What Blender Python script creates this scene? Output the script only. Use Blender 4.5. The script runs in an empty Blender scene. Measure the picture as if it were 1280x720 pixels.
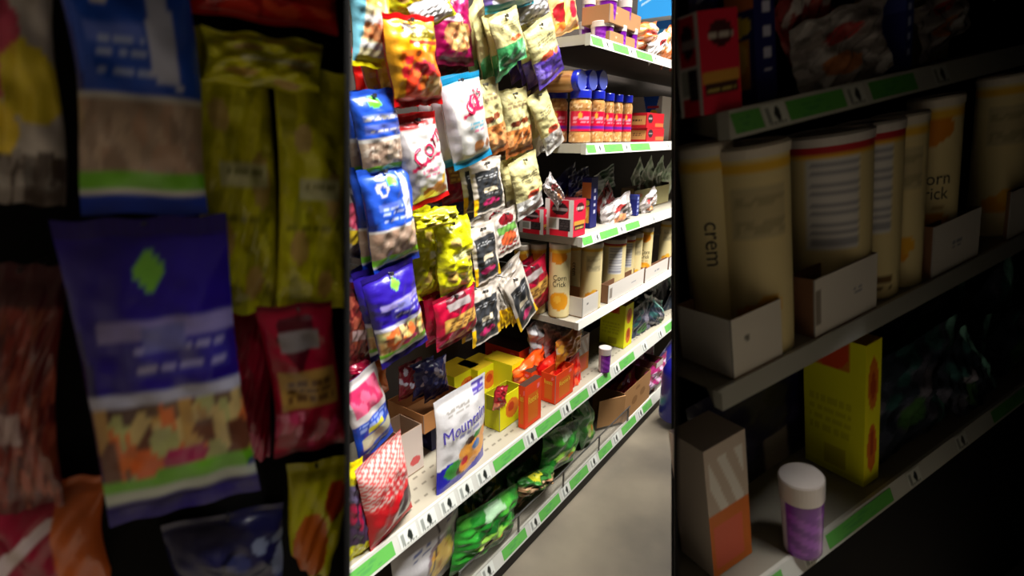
import bpy, math, random
import numpy as np
from mathutils import Matrix

# ------------------------------------------------------------------ camera, world, lights, exposure
SC = bpy.context.scene
COL = SC.collection
FPX = 640.0
PITCH = math.atan(190 / FPX)
AZ = math.atan(494 * math.cos(PITCH) / FPX)
HEAD = np.array([math.cos(AZ), math.sin(AZ), 0]); RIGHT = np.array([math.sin(AZ), -math.cos(AZ), 0])
FWD = HEAD * math.cos(PITCH) - np.array([0, 0, math.sin(PITCH)])
UPV = HEAD * math.sin(PITCH) + np.array([0, 0, math.cos(PITCH)])
CAM = np.array([0, -.77, 1.25])
CM = np.array([RIGHT, -UPV, FWD])
cd = bpy.data.cameras.new('camera'); cam = bpy.data.objects.new('camera', cd); COL.objects.link(cam)
cam.matrix_world = Matrix([[RIGHT[i], UPV[i], -FWD[i], CAM[i]] for i in range(3)] + [[0, 0, 0, 1]])
cd.sensor_width = 36; cd.lens = 36 * FPX / 1280; cd.clip_start = .02
cd.dof.use_dof = True; cd.dof.focus_distance = 1.75; cd.dof.aperture_fstop = 3.0
SC.camera = cam
SC.view_settings.view_transform = 'Standard'; SC.view_settings.look = 'None'
SC.view_settings.gamma = 1; SC.view_settings.exposure = 0.0; SC.view_settings.use_curve_mapping = False
W = bpy.data.worlds.new('world'); SC.world = W; W.use_nodes = True
W.node_tree.nodes['Background'].inputs[0].default_value = (1, .97, .93, 1)
W.node_tree.nodes['Background'].inputs[1].default_value = .05

def area(loc, target, sx, sy, power, spread=math.pi, col=(1, .96, .9)):
    l = bpy.data.lights.new('ceiling_lamp', 'AREA'); l.shape = 'RECTANGLE'; l.size = sx; l.size_y = sy
    l.energy = power; l.color = col; l.spread = spread
    o = bpy.data.objects.new('ceiling_lamp_light', l); COL.objects.link(o)
    d = (np.array(target, float) - np.array(loc, float)); d /= np.linalg.norm(d)
    x = np.cross([0, 0, 1.], -d); x /= np.linalg.norm(x); y = np.cross(-d, x)
    o.matrix_world = Matrix([[x[i], y[i], -d[i], loc[i]] for i in range(3)] + [[0, 0, 0, 1]])
    return o
LAMPS = ((2.3, -.8), (3.7, -1.0), (.95, -1.3)); LZ = 4.5
area((*LAMPS[0], LZ), (2.1, -.3, .3), 2.0, .9, 74, math.radians(120))
area((*LAMPS[1], LZ), (3.2, -.2, .2), 2.0, .9, 75, math.radians(120))
area((*LAMPS[2], LZ), (1.2, .1, .5), 2.2, .9, 185, math.radians(100))

# ------------------------------------------------------------------ frames: a place in the store with its own axes
class Frame:
    def __init__(s, R=np.eye(3), O=(0, 0, 0)):
        s.R = np.array(R, float); s.O = np.array(O, float); s.C = s.R.T @ (CAM - s.O); s.M = CM @ s.R
    def ray(s, px, py): return s.M.T @ np.array([(px - 640) / FPX, (py - 360) / FPX, 1.])
    def on_y(s, px, py, Y):
        r = s.ray(px, py); return s.C + r * (Y - s.C[1]) / r[1]
    def solve(s, axis, px, P, vertical=False):      # move P along one axis until it is seen at px (or py)
        a = (s.M[1] - (px - 360) / FPX * s.M[2]) if vertical else (s.M[0] - (px - 640) / FPX * s.M[2])
        P = np.array(P, float); Q = P - s.C
        P[axis] -= (a @ Q) / a[axis]; return P
    def spot(s, px, Y, z): return s.solve(0, px, (0, Y, z))
    def mat(s, X, Y, Z, P):
        L = np.eye(4); L[:3, 0] = X; L[:3, 1] = Y; L[:3, 2] = Z; L[:3, 3] = P
        Wm = np.eye(4); Wm[:3, :3] = s.R; Wm[:3, 3] = s.O
        return Matrix((Wm @ L).tolist())
MAIN = Frame()
RR = np.array([[0.88414, 0.45118, -0.12138], [-0.43478, 0.88962, 0.13978], [0.17104, -0.07081, 0.98272]])
def world_at(px, py, depth): return CAM + depth * (CM.T @ np.array([(px - 640) / FPX, (py - 360) / FPX, 1.]))
SIDE = Frame(RR, world_at(902, 190, .60))
LEFT = Frame(RR, world_at(220, 360, .44))

# ------------------------------------------------------------------ materials
def mat(name, col=None, rough=.5, spec=.5, coat=0, metal=0, bump=0, bscale=60, emit=None, alpha=1, noise=None, trans=0):
    m = bpy.data.materials.new(name); m.use_nodes = True; nt = m.node_tree; b = nt.nodes['Principled BSDF']
    b.inputs['Roughness'].default_value = rough; b.inputs['Specular IOR Level'].default_value = spec
    b.inputs['Coat Weight'].default_value = coat; b.inputs['Coat Roughness'].default_value = .05
    b.inputs['Metallic'].default_value = metal; b.inputs['Alpha'].default_value = alpha
    b.inputs['Transmission Weight'].default_value = trans
    if col is None:
        a = nt.nodes.new('ShaderNodeVertexColor'); a.layer_name = 'print'; src = a.outputs['Color']
        nt.links.new(src, b.inputs['Base Color'])
    elif noise:
        n = nt.nodes.new('ShaderNodeTexNoise'); n.inputs['Scale'].default_value = noise[0]; n.inputs['Detail'].default_value = 6
        tc = nt.nodes.new('ShaderNodeTexCoord'); nt.links.new(tc.outputs['Object'], n.inputs['Vector'])
        r = nt.nodes.new('ShaderNodeValToRGB'); r.color_ramp.elements[0].position = .35; r.color_ramp.elements[1].position = .7
        r.color_ramp.elements[0].color = (*lin(col), 1); r.color_ramp.elements[1].color = (*lin(noise[1]), 1)
        nt.links.new(n.outputs['Fac'], r.inputs[0]); nt.links.new(r.outputs[0], b.inputs['Base Color'])
    else: b.inputs['Base Color'].default_value = (*lin(col), 1)
    if emit: b.inputs['Emission Color'].default_value = (1, .97, .92, 1); b.inputs['Emission Strength'].default_value = emit
    if bump:
        n = nt.nodes.new('ShaderNodeTexNoise'); n.inputs['Scale'].default_value = bscale; n.inputs['Detail'].default_value = 3
        tc = nt.nodes.new('ShaderNodeTexCoord'); nt.links.new(tc.outputs['Object'], n.inputs['Vector'])
        bp = nt.nodes.new('ShaderNodeBump'); bp.inputs['Strength'].default_value = bump; bp.inputs['Distance'].default_value = .01
        nt.links.new(n.outputs['Fac'], bp.inputs['Height']); nt.links.new(bp.outputs[0], b.inputs['Normal'])
    return m
def lin(c):
    c = np.asarray(c, float) / 255
    return np.where(c <= .04045, c / 12.92, ((c + .055) / 1.055) ** 2.4)
M_FILM = mat('printed_film', rough=.3, coat=.3, bump=.16, bscale=45)
M_FOIL = mat('crinkled_foil', rough=.28, coat=.35, bump=.4, bscale=60)
M_CARD = mat('printed_card', rough=.6, spec=.3)
M_PLAST = mat('printed_plastic', rough=.3, coat=.2)
M_CLEAR = mat('clear_wrapper', rough=.2, coat=.5, bump=.6, bscale=70, alpha=.8)
M_SHELF = mat('painted_shelf_steel', rough=.45, spec=.4)
M_DARKMETAL = mat('dark_board', (52, 44, 38), .8)
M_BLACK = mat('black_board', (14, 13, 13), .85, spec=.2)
M_STEEL = mat('steel_hook', (120, 120, 120), .35, metal=.8)
M_KICK = mat('black_kick_plate', (24, 21, 19), .6)
M_WALL = mat('painted_wall', (168, 160, 148), .8)
M_CEIL = mat('ceiling_tile', (200, 200, 195), .9)
M_LAMP = mat('lamp_diffuser', (240, 240, 240), .5, emit=3)
_inks = {}
def ink(c):
    c = tuple(c)
    if c not in _inks: _inks[c] = mat('ink', c, .45)
    return _inks[c]

# ------------------------------------------------------------------ printing: paint a pattern on a (u,v) grid
def paint(U, V, ops, seed=1):
    rng = np.random.RandomState(seed); C = np.zeros(U.shape + (3,)); C[:] = (200, 200, 200)
    for o in ops:
        k = o[0]
        if k == 'r': C[(U >= o[1]) & (U <= o[3]) & (V >= o[2]) & (V <= o[4])] = o[5]
        elif k == 'e': C[((U - o[1]) / o[3]) ** 2 + ((V - o[2]) / o[4]) ** 2 <= 1] = o[5]
        elif k == 'h':                                  # half plane  a*u+b*v<c
            C[(o[1] * U + o[2] * V) < o[3]] = o[4]
        elif k == 'q':                                  # convex polygon
            pts = o[1]; m = np.ones(U.shape, bool); s = 0
            for i in range(len(pts)):
                x0, y0 = pts[i]; x1, y1 = pts[(i + 1) % len(pts)]
                m &= ((x1 - x0) * (V - y0) - (y1 - y0) * (U - x0)) >= 0
            C[m] = o[2]
        elif k == 'n':                                  # scattered blobs: nuts, sweets, painted film highlights
            _, u0, v0, u1, v1, n, sz, cols = o
            box = (U >= u0) & (U <= u1) & (V >= v0) & (V <= v1)
            for i in range(n):
                cu, cv = rng.uniform(u0, u1), rng.uniform(v0, v1); a = rng.uniform(0, 3.14)
                du, dv = (U - cu), (V - cv); x = du * math.cos(a) + dv * math.sin(a); y = -du * math.sin(a) + dv * math.cos(a)
                s1 = sz * rng.uniform(.6, 1.4); s2 = s1 * rng.uniform(.45, .9)
                C[box & ((x / s1) ** 2 + (y / s2) ** 2 <= 1)] = cols[rng.randint(len(cols))]
        elif k == 's':                                  # stripes inside a box: u0 v0 u1 v1 au av period colour
            _, u0, v0, u1, v1, au, av, per, c = o
            box = (U >= u0) & (U <= u1) & (V >= v0) & (V <= v1)
            C[box & (((au * U + av * V) / per) % 1 < .5)] = c
        elif k == 't':                                  # rows of small print: u0 v0 u1 v1 rows colour
            _, u0, v0, u1, v1, rows, c = o
            box = (U >= u0) & (U <= u1) & (V >= v0) & (V <= v1)
            rr = (V - v0) / max(v1 - v0, 1e-6) * rows
            w = np.sin(U * 61 + np.floor(rr) * 2.1) + np.sin(U * 37 + np.floor(rr) * 5)
            C[box & (rr % 1 < .55) & (w > -.7)] = c
    return lin(C)

def link(name, me, m, parent=None, M=None):
    o = bpy.data.objects.new(name, me); COL.objects.link(o)
    if m: me.materials.append(m)
    if parent is not None: o.parent = parent
    if M is not None: o.matrix_world = M if parent is None else M
    return o
def tag(o, label=None, cat=None, group=None, kind=None):
    if label: o['label'] = label
    if cat: o['category'] = cat
    if group: o['group'] = group
    if kind: o['kind'] = kind
    return o
def empty(name, M):
    o = bpy.data.objects.new(name, None); COL.objects.link(o); o.empty_display_size = .02; o.matrix_world = M; return o

class MB:                                               # mesh builder with painted grids
    def __init__(s): s.v = []; s.f = []; s.c = []; s.n = 0
    def grid(s, P, C):                                  # P (nv,nu,3)
        nv, nu = P.shape[:2]; b = s.n
        s.v.append(P.reshape(-1, 3)); s.c.append(np.broadcast_to(C, P.shape).reshape(-1, 3)); s.n += nv * nu
        j, i = np.meshgrid(np.arange(nv - 1), np.arange(nu - 1), indexing='ij'); a = (b + j * nu + i).ravel()
        s.f.append(np.stack([a, a + 1, a + nu + 1, a + nu], 1))
    def face(s, o, du, dv, ops, nu=None, nv=None, seed=1, flip=False):
        o, du, dv = map(lambda q: np.array(q, float), (o, du, dv))
        if nu is None: nu = int(np.clip(np.linalg.norm(du) / .003, 2, 60))
        if nv is None: nv = int(np.clip(np.linalg.norm(dv) / .003, 2, 60))
        if isinstance(ops, tuple): nu = nv = 2; ops = [('r', 0, 0, 1, 1, ops)]
        U, V = np.meshgrid(np.linspace(0, 1, nu), np.linspace(0, 1, nv))
        P = o + U[..., None] * du + V[..., None] * dv
        C = paint(U, V, ops, seed); s.grid(P, C)
    def box(s, x0, y0, z0, x1, y1, z1, front=(200,) * 3, left=None, top=None, right=None, back=None, bottom=None, seed=1):
        d = front if isinstance(front, tuple) else (150, 150, 150)
        left = left or d; top = top or d; right = right or left; back = back or d; bottom = bottom or d
        s.face((x0, y0, z0), (x1 - x0, 0, 0), (0, 0, z1 - z0), front, seed=seed)
        s.face((x0, y1, z0), (0, y0 - y1, 0), (0, 0, z1 - z0), left, seed=seed + 1)
        s.face((x0, y0, z1), (x1 - x0, 0, 0), (0, y1 - y0, 0), top, seed=seed + 2)
        s.face((x1, y0, z0), (0, y1 - y0, 0), (0, 0, z1 - z0), right, seed=seed + 3)
        s.face((x1, y1, z0), (x0 - x1, 0, 0), (0, 0, z1 - z0), back, seed=seed + 4)
        s.face((x0, y1, z0), (x1 - x0, 0, 0), (0, y0 - y1, 0), bottom, seed=seed + 5)
        return s
    def lathe(s, prof, ops=None, n=40, cx=0, cy=0, col=None, a0=0., seed=1):   # prof [(r,z)...]; painted: u around, v by height
        prof = np.array(prof, float); th = np.linspace(0, 2 * math.pi, n + 1) + a0
        P = np.zeros((len(prof), n + 1, 3))
        P[..., 0] = cx + prof[:, None, 0] * np.cos(th); P[..., 1] = cy + prof[:, None, 0] * np.sin(th); P[..., 2] = prof[:, None, 1]
        U = np.broadcast_to(np.linspace(0, 1, n + 1), P.shape[:2]); z = prof[:, 1]
        V = np.broadcast_to(((z - z.min()) / max(z.max() - z.min(), 1e-6))[:, None], P.shape[:2])
        s.grid(P, paint(U, V, ops, seed) if ops else lin(col)); return s
    def mesh(s, name, smooth=False):
        v = np.concatenate(s.v); f = np.concatenate(s.f); c = np.concatenate(s.c)
        me = bpy.data.meshes.new(name); me.vertices.add(len(v)); me.vertices.foreach_set('co', v.ravel().astype(np.float32))
        me.loops.add(f.size); me.loops.foreach_set('vertex_index', f.ravel().astype(np.int32))
        me.polygons.add(len(f)); me.polygons.foreach_set('loop_start', np.arange(0, f.size, 4, dtype=np.int32))
        me.polygons.foreach_set('loop_total', np.full(len(f), 4, dtype=np.int32))
        me.update(calc_edges=True); me.validate()
        a = me.color_attributes.new('print', 'FLOAT_COLOR', 'POINT')
        a.data.foreach_set('color', np.c_[c, np.ones(len(c))].ravel().astype(np.float32))
        me.polygons.foreach_set('use_smooth', [smooth] * len(me.polygons)); return me
    def obj(s, name, m, parent=None, M=None, smooth=False): return link(name, s.mesh(name, smooth), m, parent, M)

# ------------------------------------------------------------------ lettering that follows a surface
_txt = {}
def text_mesh(s):
    if s not in _txt:
        c = bpy.data.curves.new('lettering', 'FONT'); c.body = s; c.resolution_u = 3; c.align_x = 'CENTER'; c.align_y = 'CENTER'
        o = bpy.data.objects.new('lettering', c); COL.objects.link(o)
        dg = bpy.context.evaluated_depsgraph_get(); me = bpy.data.meshes.new_from_object(o.evaluated_get(dg))
        v = np.array([tuple(q.co) for q in me.vertices])[:, :2]; f = [tuple(p.vertices) for p in me.polygons]
        bpy.data.objects.remove(o); v -= (v.max(0) + v.min(0)) / 2
        _txt[s] = (v, f, v.max(0) - v.min(0))
    return _txt[s]
def lettering(parent, s, surf, w, h, cu, cv, tw, th, col, rot=0):   # surf(u,v)->xyz; w,h size; tw,th of text as fraction of w,h
    v, f, sz = text_mesh(s); p = v / sz * np.array([tw * w, th * h]); a = math.radians(rot)
    p = p @ np.array([[math.cos(a), math.sin(a)], [-math.sin(a), math.cos(a)]])
    P = surf(cu + p[:, 0] / w, cv + p[:, 1] / h); P[:, 1] -= .0012 * (s in ('Mountain', 'Corn', "Co's"))
    me = bpy.data.meshes.new('lettering'); me.from_pydata(P.tolist(), [], f); me.update()
    return link('lettering', me, ink(col), parent)

# ------------------------------------------------------------------ products
def bag_surface(w, h, t, seed, wr=1., flare=0., curl=0., seal=.07):
    rng = np.random.RandomState(seed); ph = rng.uniform(0, 6.28, 8); fq = rng.uniform(2, 7, 8)
    def prof(u, v):
        e = np.clip(np.minimum(v, 1 - v) / seal - 1, 0, None) * seal / (.5 - seal)
        return (np.clip(1 - np.abs(2 * u - 1) ** 2.6, 0, 1) ** .6) * (np.clip(1 - (1 - np.clip(e, 0, 1)) ** 3, 0, 1) ** .7)
    def surf(u, v, side=-1, off=.0008):
        u = np.asarray(u, float); v = np.asarray(v, float); p = prof(u, v)
        wk = wr * .0014 * (np.sin(fq[0] * 3 * u + fq[1] * v * 2 + ph[0]) + np.sin(fq[2] * 3 * v + fq[3] * u + ph[1]) + .7 * np.sin(9 * fq[4] * v + 5 * u + ph[2]) * np.sin(fq[5] * 2 * u + ph[3])
             + .8 * np.sin(fq[6] * 5 * (u - v) + ph[5]))
        x = (u - .5) * w * (1 - .07 * np.sin(math.pi * np.clip(v, 0, 1)) + flare * (.5 - v)) + wr * .003 * np.sin(fq[7] * v + ph[4])
        y = side * (t * .5 * p + (.001 if side < 0 else .0)) + wk * (p * .9 + .35) * (1 if side < 0 else .6) + curl * h * (v - .3) ** 2
        y = y - off if side < 0 else y
        z = v * h + wr * .0025 * np.sin(fq[3] * 3 * u + ph[6]) * (v - .5)
        return np.stack([x, y, z], -1)
    return surf
def place(fr, T, B, w, Y, yaw=0.):
    cx, cy = (T[0] + B[0]) / 2, (T[1] + B[1]) / 2; Pc = fr.on_y(cx, cy, Y); a = math.radians(yaw)
    n = np.array([-math.sin(a), -math.cos(a), 0.])
    def hit(px, py): r = fr.ray(px, py); return fr.C + r * ((Pc - fr.C) @ n) / (r @ n)
    t, b = hit(*T), hit(*B); z = t - b; h = np.linalg.norm(z); z /= h; y = -n; x = np.cross(y, z)
    d = np.array([T[1] - B[1], -(T[0] - B[0])], float); d /= -np.linalg.norm(d)
    ww = abs((hit(cx + d[0] * w / 2, cy + d[1] * w / 2) - hit(cx - d[0] * w / 2, cy - d[1] * w / 2)) @ x)
    return x, y, z, b, ww, h
def bag(fr, T, B, w, Y, ops, name, label, cat='snack bag', group=None, t=.035, yaw=0., seed=1, m=None, wr=1., flare=0., curl=0., texts=(), seal_col=None, back=None, nu=34, nv=48, hook=False):
    x, y, z, b, ww, h = place(fr, T, B, w, Y, yaw); t = min(t, ww * .45)
    M = fr.mat(x, y, z, b); s = bag_surface(ww, h, t, seed, wr, flare, curl)
    U, V = np.meshgrid(np.linspace(0, 1, nu), np.linspace(0, 1, nv)); bd = MB()
    bd.grid(s(U, V, -1, 0), paint(U, V, ops, seed))
    bd.grid(s(U[:, ::-1], V, 1, 0), lin(back) if back is not None else paint(U[:, ::-1], V, ops[:1], seed))
    o = bd.obj(name, m or M_FILM, None, M, True); tag(o, label, cat, group)
    if seal_col:
        for v0, v1 in ((0, .055), (.945, 1)):
            U2, V2 = np.meshgrid(np.linspace(0, 1, nu), np.linspace(v0, v1, 4)); sb = MB()
            sb.grid(s(U2, V2, -1, .0006), lin(seal_col) * (1 - .12 * (np.arange(nu)[None, :, None] % 2))); sb.obj('crimped_seal', m or M_FILM, o, None, True)
    for tx in texts: lettering(o, tx[0], s, ww, h, *tx[1:])
    return o
def boxv(fr, xc, Y, z, ytop, xl, xr, front, left, top, name, label, cat='box', group=None, h=None, texts=(), m=None, kind='box', wall=(120, 90, 65), fl=1., dmax=.3, wmax=.4, seed=1):
    """box whose front-left vertical edge is seen at xc, back-left edge at xl, front-right edge at xr"""
    P = fr.spot(xc, Y, z); d = fr.solve(1, xl, P)[1] - P[1]; wd = fr.solve(0, xr, P)[0] - P[0]
    if h is None: h = fr.solve(2, ytop, P, True)[2] - P[2]
    d = min(abs(d), dmax); wd = min(abs(wd), wmax)
    M = fr.mat([1, 0, 0], [0, 1, 0], [0, 0, 1], P)
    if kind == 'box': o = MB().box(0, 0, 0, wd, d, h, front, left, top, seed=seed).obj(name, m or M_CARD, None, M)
    else:                                               # open tray: bottom and four thin walls, front one lower
        o = empty(name, M); e = .0022; hf = h * fl
        MB().box(0, 0, 0, wd, d, e, wall).obj('tray_bottom', M_CARD, o)
        MB().box(0, 0, e, wd, e, hf, front, top=wall, back=wall).obj('tray_front', M_CARD, o)
        MB().box(0, d - e, e, wd, d, h, wall, top=wall).obj('tray_back', M_CARD, o)
        MB().box(0, e, e, e, d - e, h, wall, left=left, right=wall, top=wall).obj('tray_side', M_CARD, o)
        MB().box(wd - e, e, e, wd, d - e, h, wall, left=wall, right=left, top=wall).obj('tray_side', M_CARD, o)
    for tx in texts:                                    # (string, face, cu, cv, tw, th, col, rot)
        if tx[1] == 'front': lettering(o, tx[0], lambda u, v: np.stack([u * wd, 0 * u - .0006, v * h * (fl if kind != 'box' else 1)], -1), wd, h * (fl if kind != 'box' else 1), *tx[2:])
        else: lettering(o, tx[0], lambda u, v: np.stack([0 * u - .0006, (1 - u) * d, v * h], -1), d, h, *tx[2:])
    tag(o, label, cat, group); return o, P, wd, d, h
def canister(fr, px, Y, z, ytop, wpx, name, label, style='front', group='tall snack canisters', h=None, turn=0, tilt=None, lid=(235, 228, 215)):
    P = fr.spot(px, Y, z); dep = (fr.M @ (P - fr.C))[2]; r = wpx / 2 / FPX * dep * .96
    Y = max(Y, r + .010); P = fr.spot(px, Y, z); dep = (fr.M @ (P - fr.C))[2]; r = wpx / 2 / FPX * dep * .96
    if h is None: h = fr.solve(2, ytop, P, True)[2] - P[2]
    o = empty(name, fr.mat([1, 0, 0], [0, 1, 0], [0, 0, 1], P))
    CR = (232, 214, 158); OR = (236, 160, 30); OD = (226, 140, 22)
    base = [('r', 0, 0, 1, 1, CR), ('r', 0, .93, 1, .97, (240, 190, 60))]
    # u .5 faces the viewer
    if style == 'front': base += [('e', .5, .24, .16, .13, OR), ('e', .47, .27, .06, .05, (244, 185, 60)), ('q', [(.36, .93), (.37, .80), (.5, .76), (.62, .84), (.60, .93)], OD), ('t', .38, .40, .62, .45, 2, (190, 160, 110))]
    if style == 'label': base += [('r', .42, .62, .66, .86, (205, 190, 145)), ('t', .43, .63, .65, .85, 8, (178, 164, 125)), ('e', .5, .22, .08, .06, OR), ('e', .56, .27, .06, .05, (240, 180, 50))]
    if style == 'facts': base += [('r', .42, .42, .62, .92, (226, 224, 222)), ('s', .43, .44, .61, .9, 0, 1, .055, (165, 165, 175)), ('r', 0, .95, 1, 1, (190, 40, 50)), ('t', .36, .06, .64, .16, 2, (120, 90, 50))]
    zz = np.linspace(0, h, 46)
    # viewer direction in frame
    va = math.atan2(fr.C[1] - P[1], fr.C[0] - P[0]) + math.pi + math.radians(turn)
    bd = MB(); bd.lathe([(r * .3, .001)] + [(r, q) for q in zz], base, 56, a0=va); bd.obj('tube', M_CARD, o, None, True)
    ld = MB(); ld.lathe([(r * 1.03, h - .004), (r * 1.04, h + .008), (r * .98, h + .012), (r * .9, h + .009), (.0005, h + .009)], None, 40, col=lid); ld.obj('lid', M_PLAST, o, None, False)
    def s(u, v): a = va + u * 2 * math.pi; return np.stack([(r + .0008) * np.cos(a), (r + .0008) * np.sin(a), v * h], -1)
    if style == 'front':
        for tt, cv in (('Corn', .58), ('Crick', .49)): lettering(o, tt, s, 2 * math.pi * r, h, .5, cv, .2, .075, (50, 40, 30), 0)
    if style == 'side': lettering(o, 'crem', s, 2 * math.pi * r, h, .5, .58, .28, .05, (60, 50, 40), -90)
    tag(o, label, 'canister', group); return o

PRM = {}
def price_shelf(fr, x0, x1, depth, zl, lip, top_ops, label, tags, greens, group='shelves', slope_lip=.35, right_side=True, name='store_shelf'):
    """steel shelf: deck with folded front and sides, slanted price rail, green strips and white price tags"""
    o = empty(name, fr.mat([1, 0, 0], [0, 1, 0], [0, 0, 1], [x0, 0, zl])); L = x1 - x0; tag(o, label, 'shelf', group)
    g = (176, 172, 158); dk = (70, 60, 54); d = MB(); n = int(L / .004)
    ys = np.linspace(.004, depth, 70); U, V = np.meshgrid(np.linspace(0, 1, n), np.linspace(0, 1, 70))
    C = paint(U, V, top_ops); P = np.stack([U * L, .004 + V * (depth - .004), 0 * U + lip - .002], -1); d.grid(P, C)
    d.face((0, .004, lip - .006), (L, 0, 0), (0, depth - .004, 0), dk)
    d.obj('deck', M_SHELF, o)
    for xa in (0, L - .002): MB().box(xa, .006, lip * .1, xa + .002, depth, lip - .002, g).obj('side_flange', M_SHELF, o)
    r = MB(); dy = -lip * slope_lip
    r.face((0, dy, 0), (L, 0, 0), (0, -dy, lip), (208, 209, 202)); r.face((0, 0, lip), (L, 0, 0), (0, .006, 0), (212, 210, 200))
    r.face((0, dy, 0), (0, .006 - dy, 0), (0, 0, lip), (190, 190, 180)); r.face((0, dy + .003, 0), (L, 0, 0), (0, -dy, lip - .001), (120, 118, 110))
    rail = r.obj('price_rail', M_PLAST, o)
    def slab(a, b, v0, v1, off, ops): q = MB(); q.face((a, dy * (1 - v0) - off, lip * v0), (b - a, 0, 0), (0, -dy * (v1 - v0), lip * (v1 - v0)), ops, nu=24, nv=10); return q
    for a, b in greens:
        if a < L: slab(a, min(b, L), .14, .86, .0006, [('r', 0, 0, 1, 1, (100, 184, 84)), ('n', 0, 0, 1, 1, 7, .09, [(140, 205, 125), (85, 165, 85)])]).obj('green_strip', M_PLAST, rail)
    for i, a in enumerate(tags):
        if a < L: slab(a, a + lip * 1.25, .1, .92, .001, [('r', 0, 0, 1, 1, (226, 230, 224)), ('r', .12, .15, .3, .8, (150, 155, 150)), ('e', .6, .5, .14, .3, (40, 45, 42)), ('t', .12, .1, .9, .3, 1, (120, 125, 120))]).obj('price_tag', M_PLAST, rail)
    return o

# ------------------------------------------------------------------ the room and the long shelving run
def plain(name, x0, y0, z0, x1, y1, z1, m, parent=None, M=None, col=(128, 128, 128)):
    return MB().box(x0, y0, z0, x1, y1, z1, col).obj(name, m, parent, M)
M_FLOOR = mat('polished_concrete', (104, 97, 86), .38, noise=(2.6, (146, 136, 118)), bump=.03, bscale=8)
for nm, b, m in (('floor', (-3, -5, -.14, 5, 2, -.035), M_FLOOR), ('ceiling', (-3, -5, 4.65, 5, 2, 4.75), M_CEIL), ('wall_back', (-3, 2, -.1, 5, 2.1, 4.7), M_WALL), ('wall_right', (5, -5, -.1, 5.1, 2.1, 4.7), M_WALL), ('wall_left', (-3.1, -5, -.1, -3, 2.1, 4.7), M_WALL), ('wall_front', (-3.1, -5.1, -.1, 5.1, -5, 4.7), M_WALL)):
    tag(plain(nm, *b, m), kind='structure')
for i, (x, y) in enumerate(LAMPS):
    o = empty('ceiling_light', Matrix.Translation((x, y, 4.55))); tag(o, 'recessed fluorescent ceiling panel above the aisle', 'ceiling light', 'ceiling lights')
    plain('housing', -.68, -.29, 0, .68, .29, .1, M_CEIL, o); plain('diffuser', -.64, -.25, -.006, .64, .25, -.001, M_LAMP, o)

ZF_ = .02; X0, X1, XC, DEP = .1, 3.4, 1.395, .38
g = empty('gondola_shelving', Matrix.Translation((0, 0, 0))); tag(g, 'long dark store shelving unit carrying all the bright shelves and hanging snacks', 'shelving')
plain('back_panel', X0, .395, -.035, X1, .41, 2.1, M_DARKMETAL, g)
plain('kick_plate', X0, -.004, -.035, X1, .01, ZF_ + .002, M_KICK, g)
plain('base_deck', X0, .01, -.03, X1, .39, .018, M_KICK, g)
for x in (X0, XC - .01, X1 - .02): plain('upright', x, .37, 0, x + .02, .395, 2.1, M_DARKMETAL, g)
plain('end_panel', X1, .0, 0, X1 + .012, .41, .5, M_DARKMETAL, g)
DECK = (158, 152, 138)
slots = [('r', 0, 0, 1, 1, (166, 159, 142))]
for k in range(110):
    for r in (.1, .19, .28): slots.append(('r', k / 110, r, k / 110 + .0045, r + .015, (105, 98, 85)))
ZA, ZB, ZC, ZD, ZE, ZF = 1.495, 1.197, .915, .636, .352, .020
LIP = .032; LIPB = .043
dk = [('r', 0, 0, 1, 1, DECK)]
def gr(*p): return [(a, b) for a, b in p]
def xs(fr, z, *pp): return [fr.solve(0, p, (0, 0, z))[0] for p in pp]
def strips(fr, z, x0, pairs): return [(xs(fr, z, a)[0] - x0, xs(fr, z, b)[0] - x0) for a, b in pairs]
def tagsat(fr, z, x0, pts): return [q - x0 for q in xs(fr, z, *pts)]
price_shelf(MAIN, XC, X1, DEP, ZA, LIP, dk, 'topmost grey shelf, holding purple tubs and blue boxes', tagsat(MAIN, ZA, XC, (752, 783, 814)), strips(MAIN, ZA, XC, ((737, 751), (764, 783), (793, 813))))
price_shelf(MAIN, XC, X1, DEP, ZB, LIP, dk, 'grey shelf under the blue-lidded peanut jars', tagsat(MAIN, ZB, XC, (743, 777, 830)), strips(MAIN, ZB, XC, ((731, 742), (753, 776), (786, 810))))
price_shelf(MAIN, XC, X1, DEP, ZC, LIP, dk, 'grey shelf with green strips under the red snack boxes', tagsat(MAIN, ZC, XC, (740, 771, 812)), strips(MAIN, ZC, XC, ((726, 738), (748, 770), (780, 797))))
price_shelf(MAIN, XC, X1, DEP, ZD, LIP * .8, dk, 'grey shelf carrying white trays of tall canisters', [], [])
price_shelf(MAIN, X0, X1, DEP, ZE, LIPB, slots, 'long perforated shelf with the white trail mix bag and orange boxes', tagsat(MAIN, ZE, X0, (497, 522, 548, 571, 594, 655, 700, 735, 764, 800, 820)), strips(MAIN, ZE, X0, ((430, 490), (615, 652), (662, 698), (708, 732), (743, 760), (772, 790), (829, 842))))
price_shelf(MAIN, X0, X1, DEP, ZF, LIPB, dk, 'bottom shelf near the floor holding green bean bags', tagsat(MAIN, ZF, X0, (600, 660, 700, 735, 764, 795)), strips(MAIN, ZF, X0, ((626, 655), (672, 697), (710, 732), (746, 762), (775, 792), (800, 812))))
# wire fence along the bottom shelf
fn = empty('wire_fence', Matrix.Translation((.8, -.004, ZF + LIPB))); tag(fn, 'low clear fence with bright top wire along the bottom shelf', 'shelf fence')
plain('top_wire', 0, 0, .062, 1.1, .004, .066, M_STEEL, fn); plain('fence_panel', 0, .001, .0, 1.1, .003, .062, mat('clear_fence', (190, 185, 175), .2, alpha=.14), fn)
for k in range(5): plain('post', k * .27, -.001, 0, k * .27 + .004, .005, .062, M_STEEL, fn)

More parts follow.
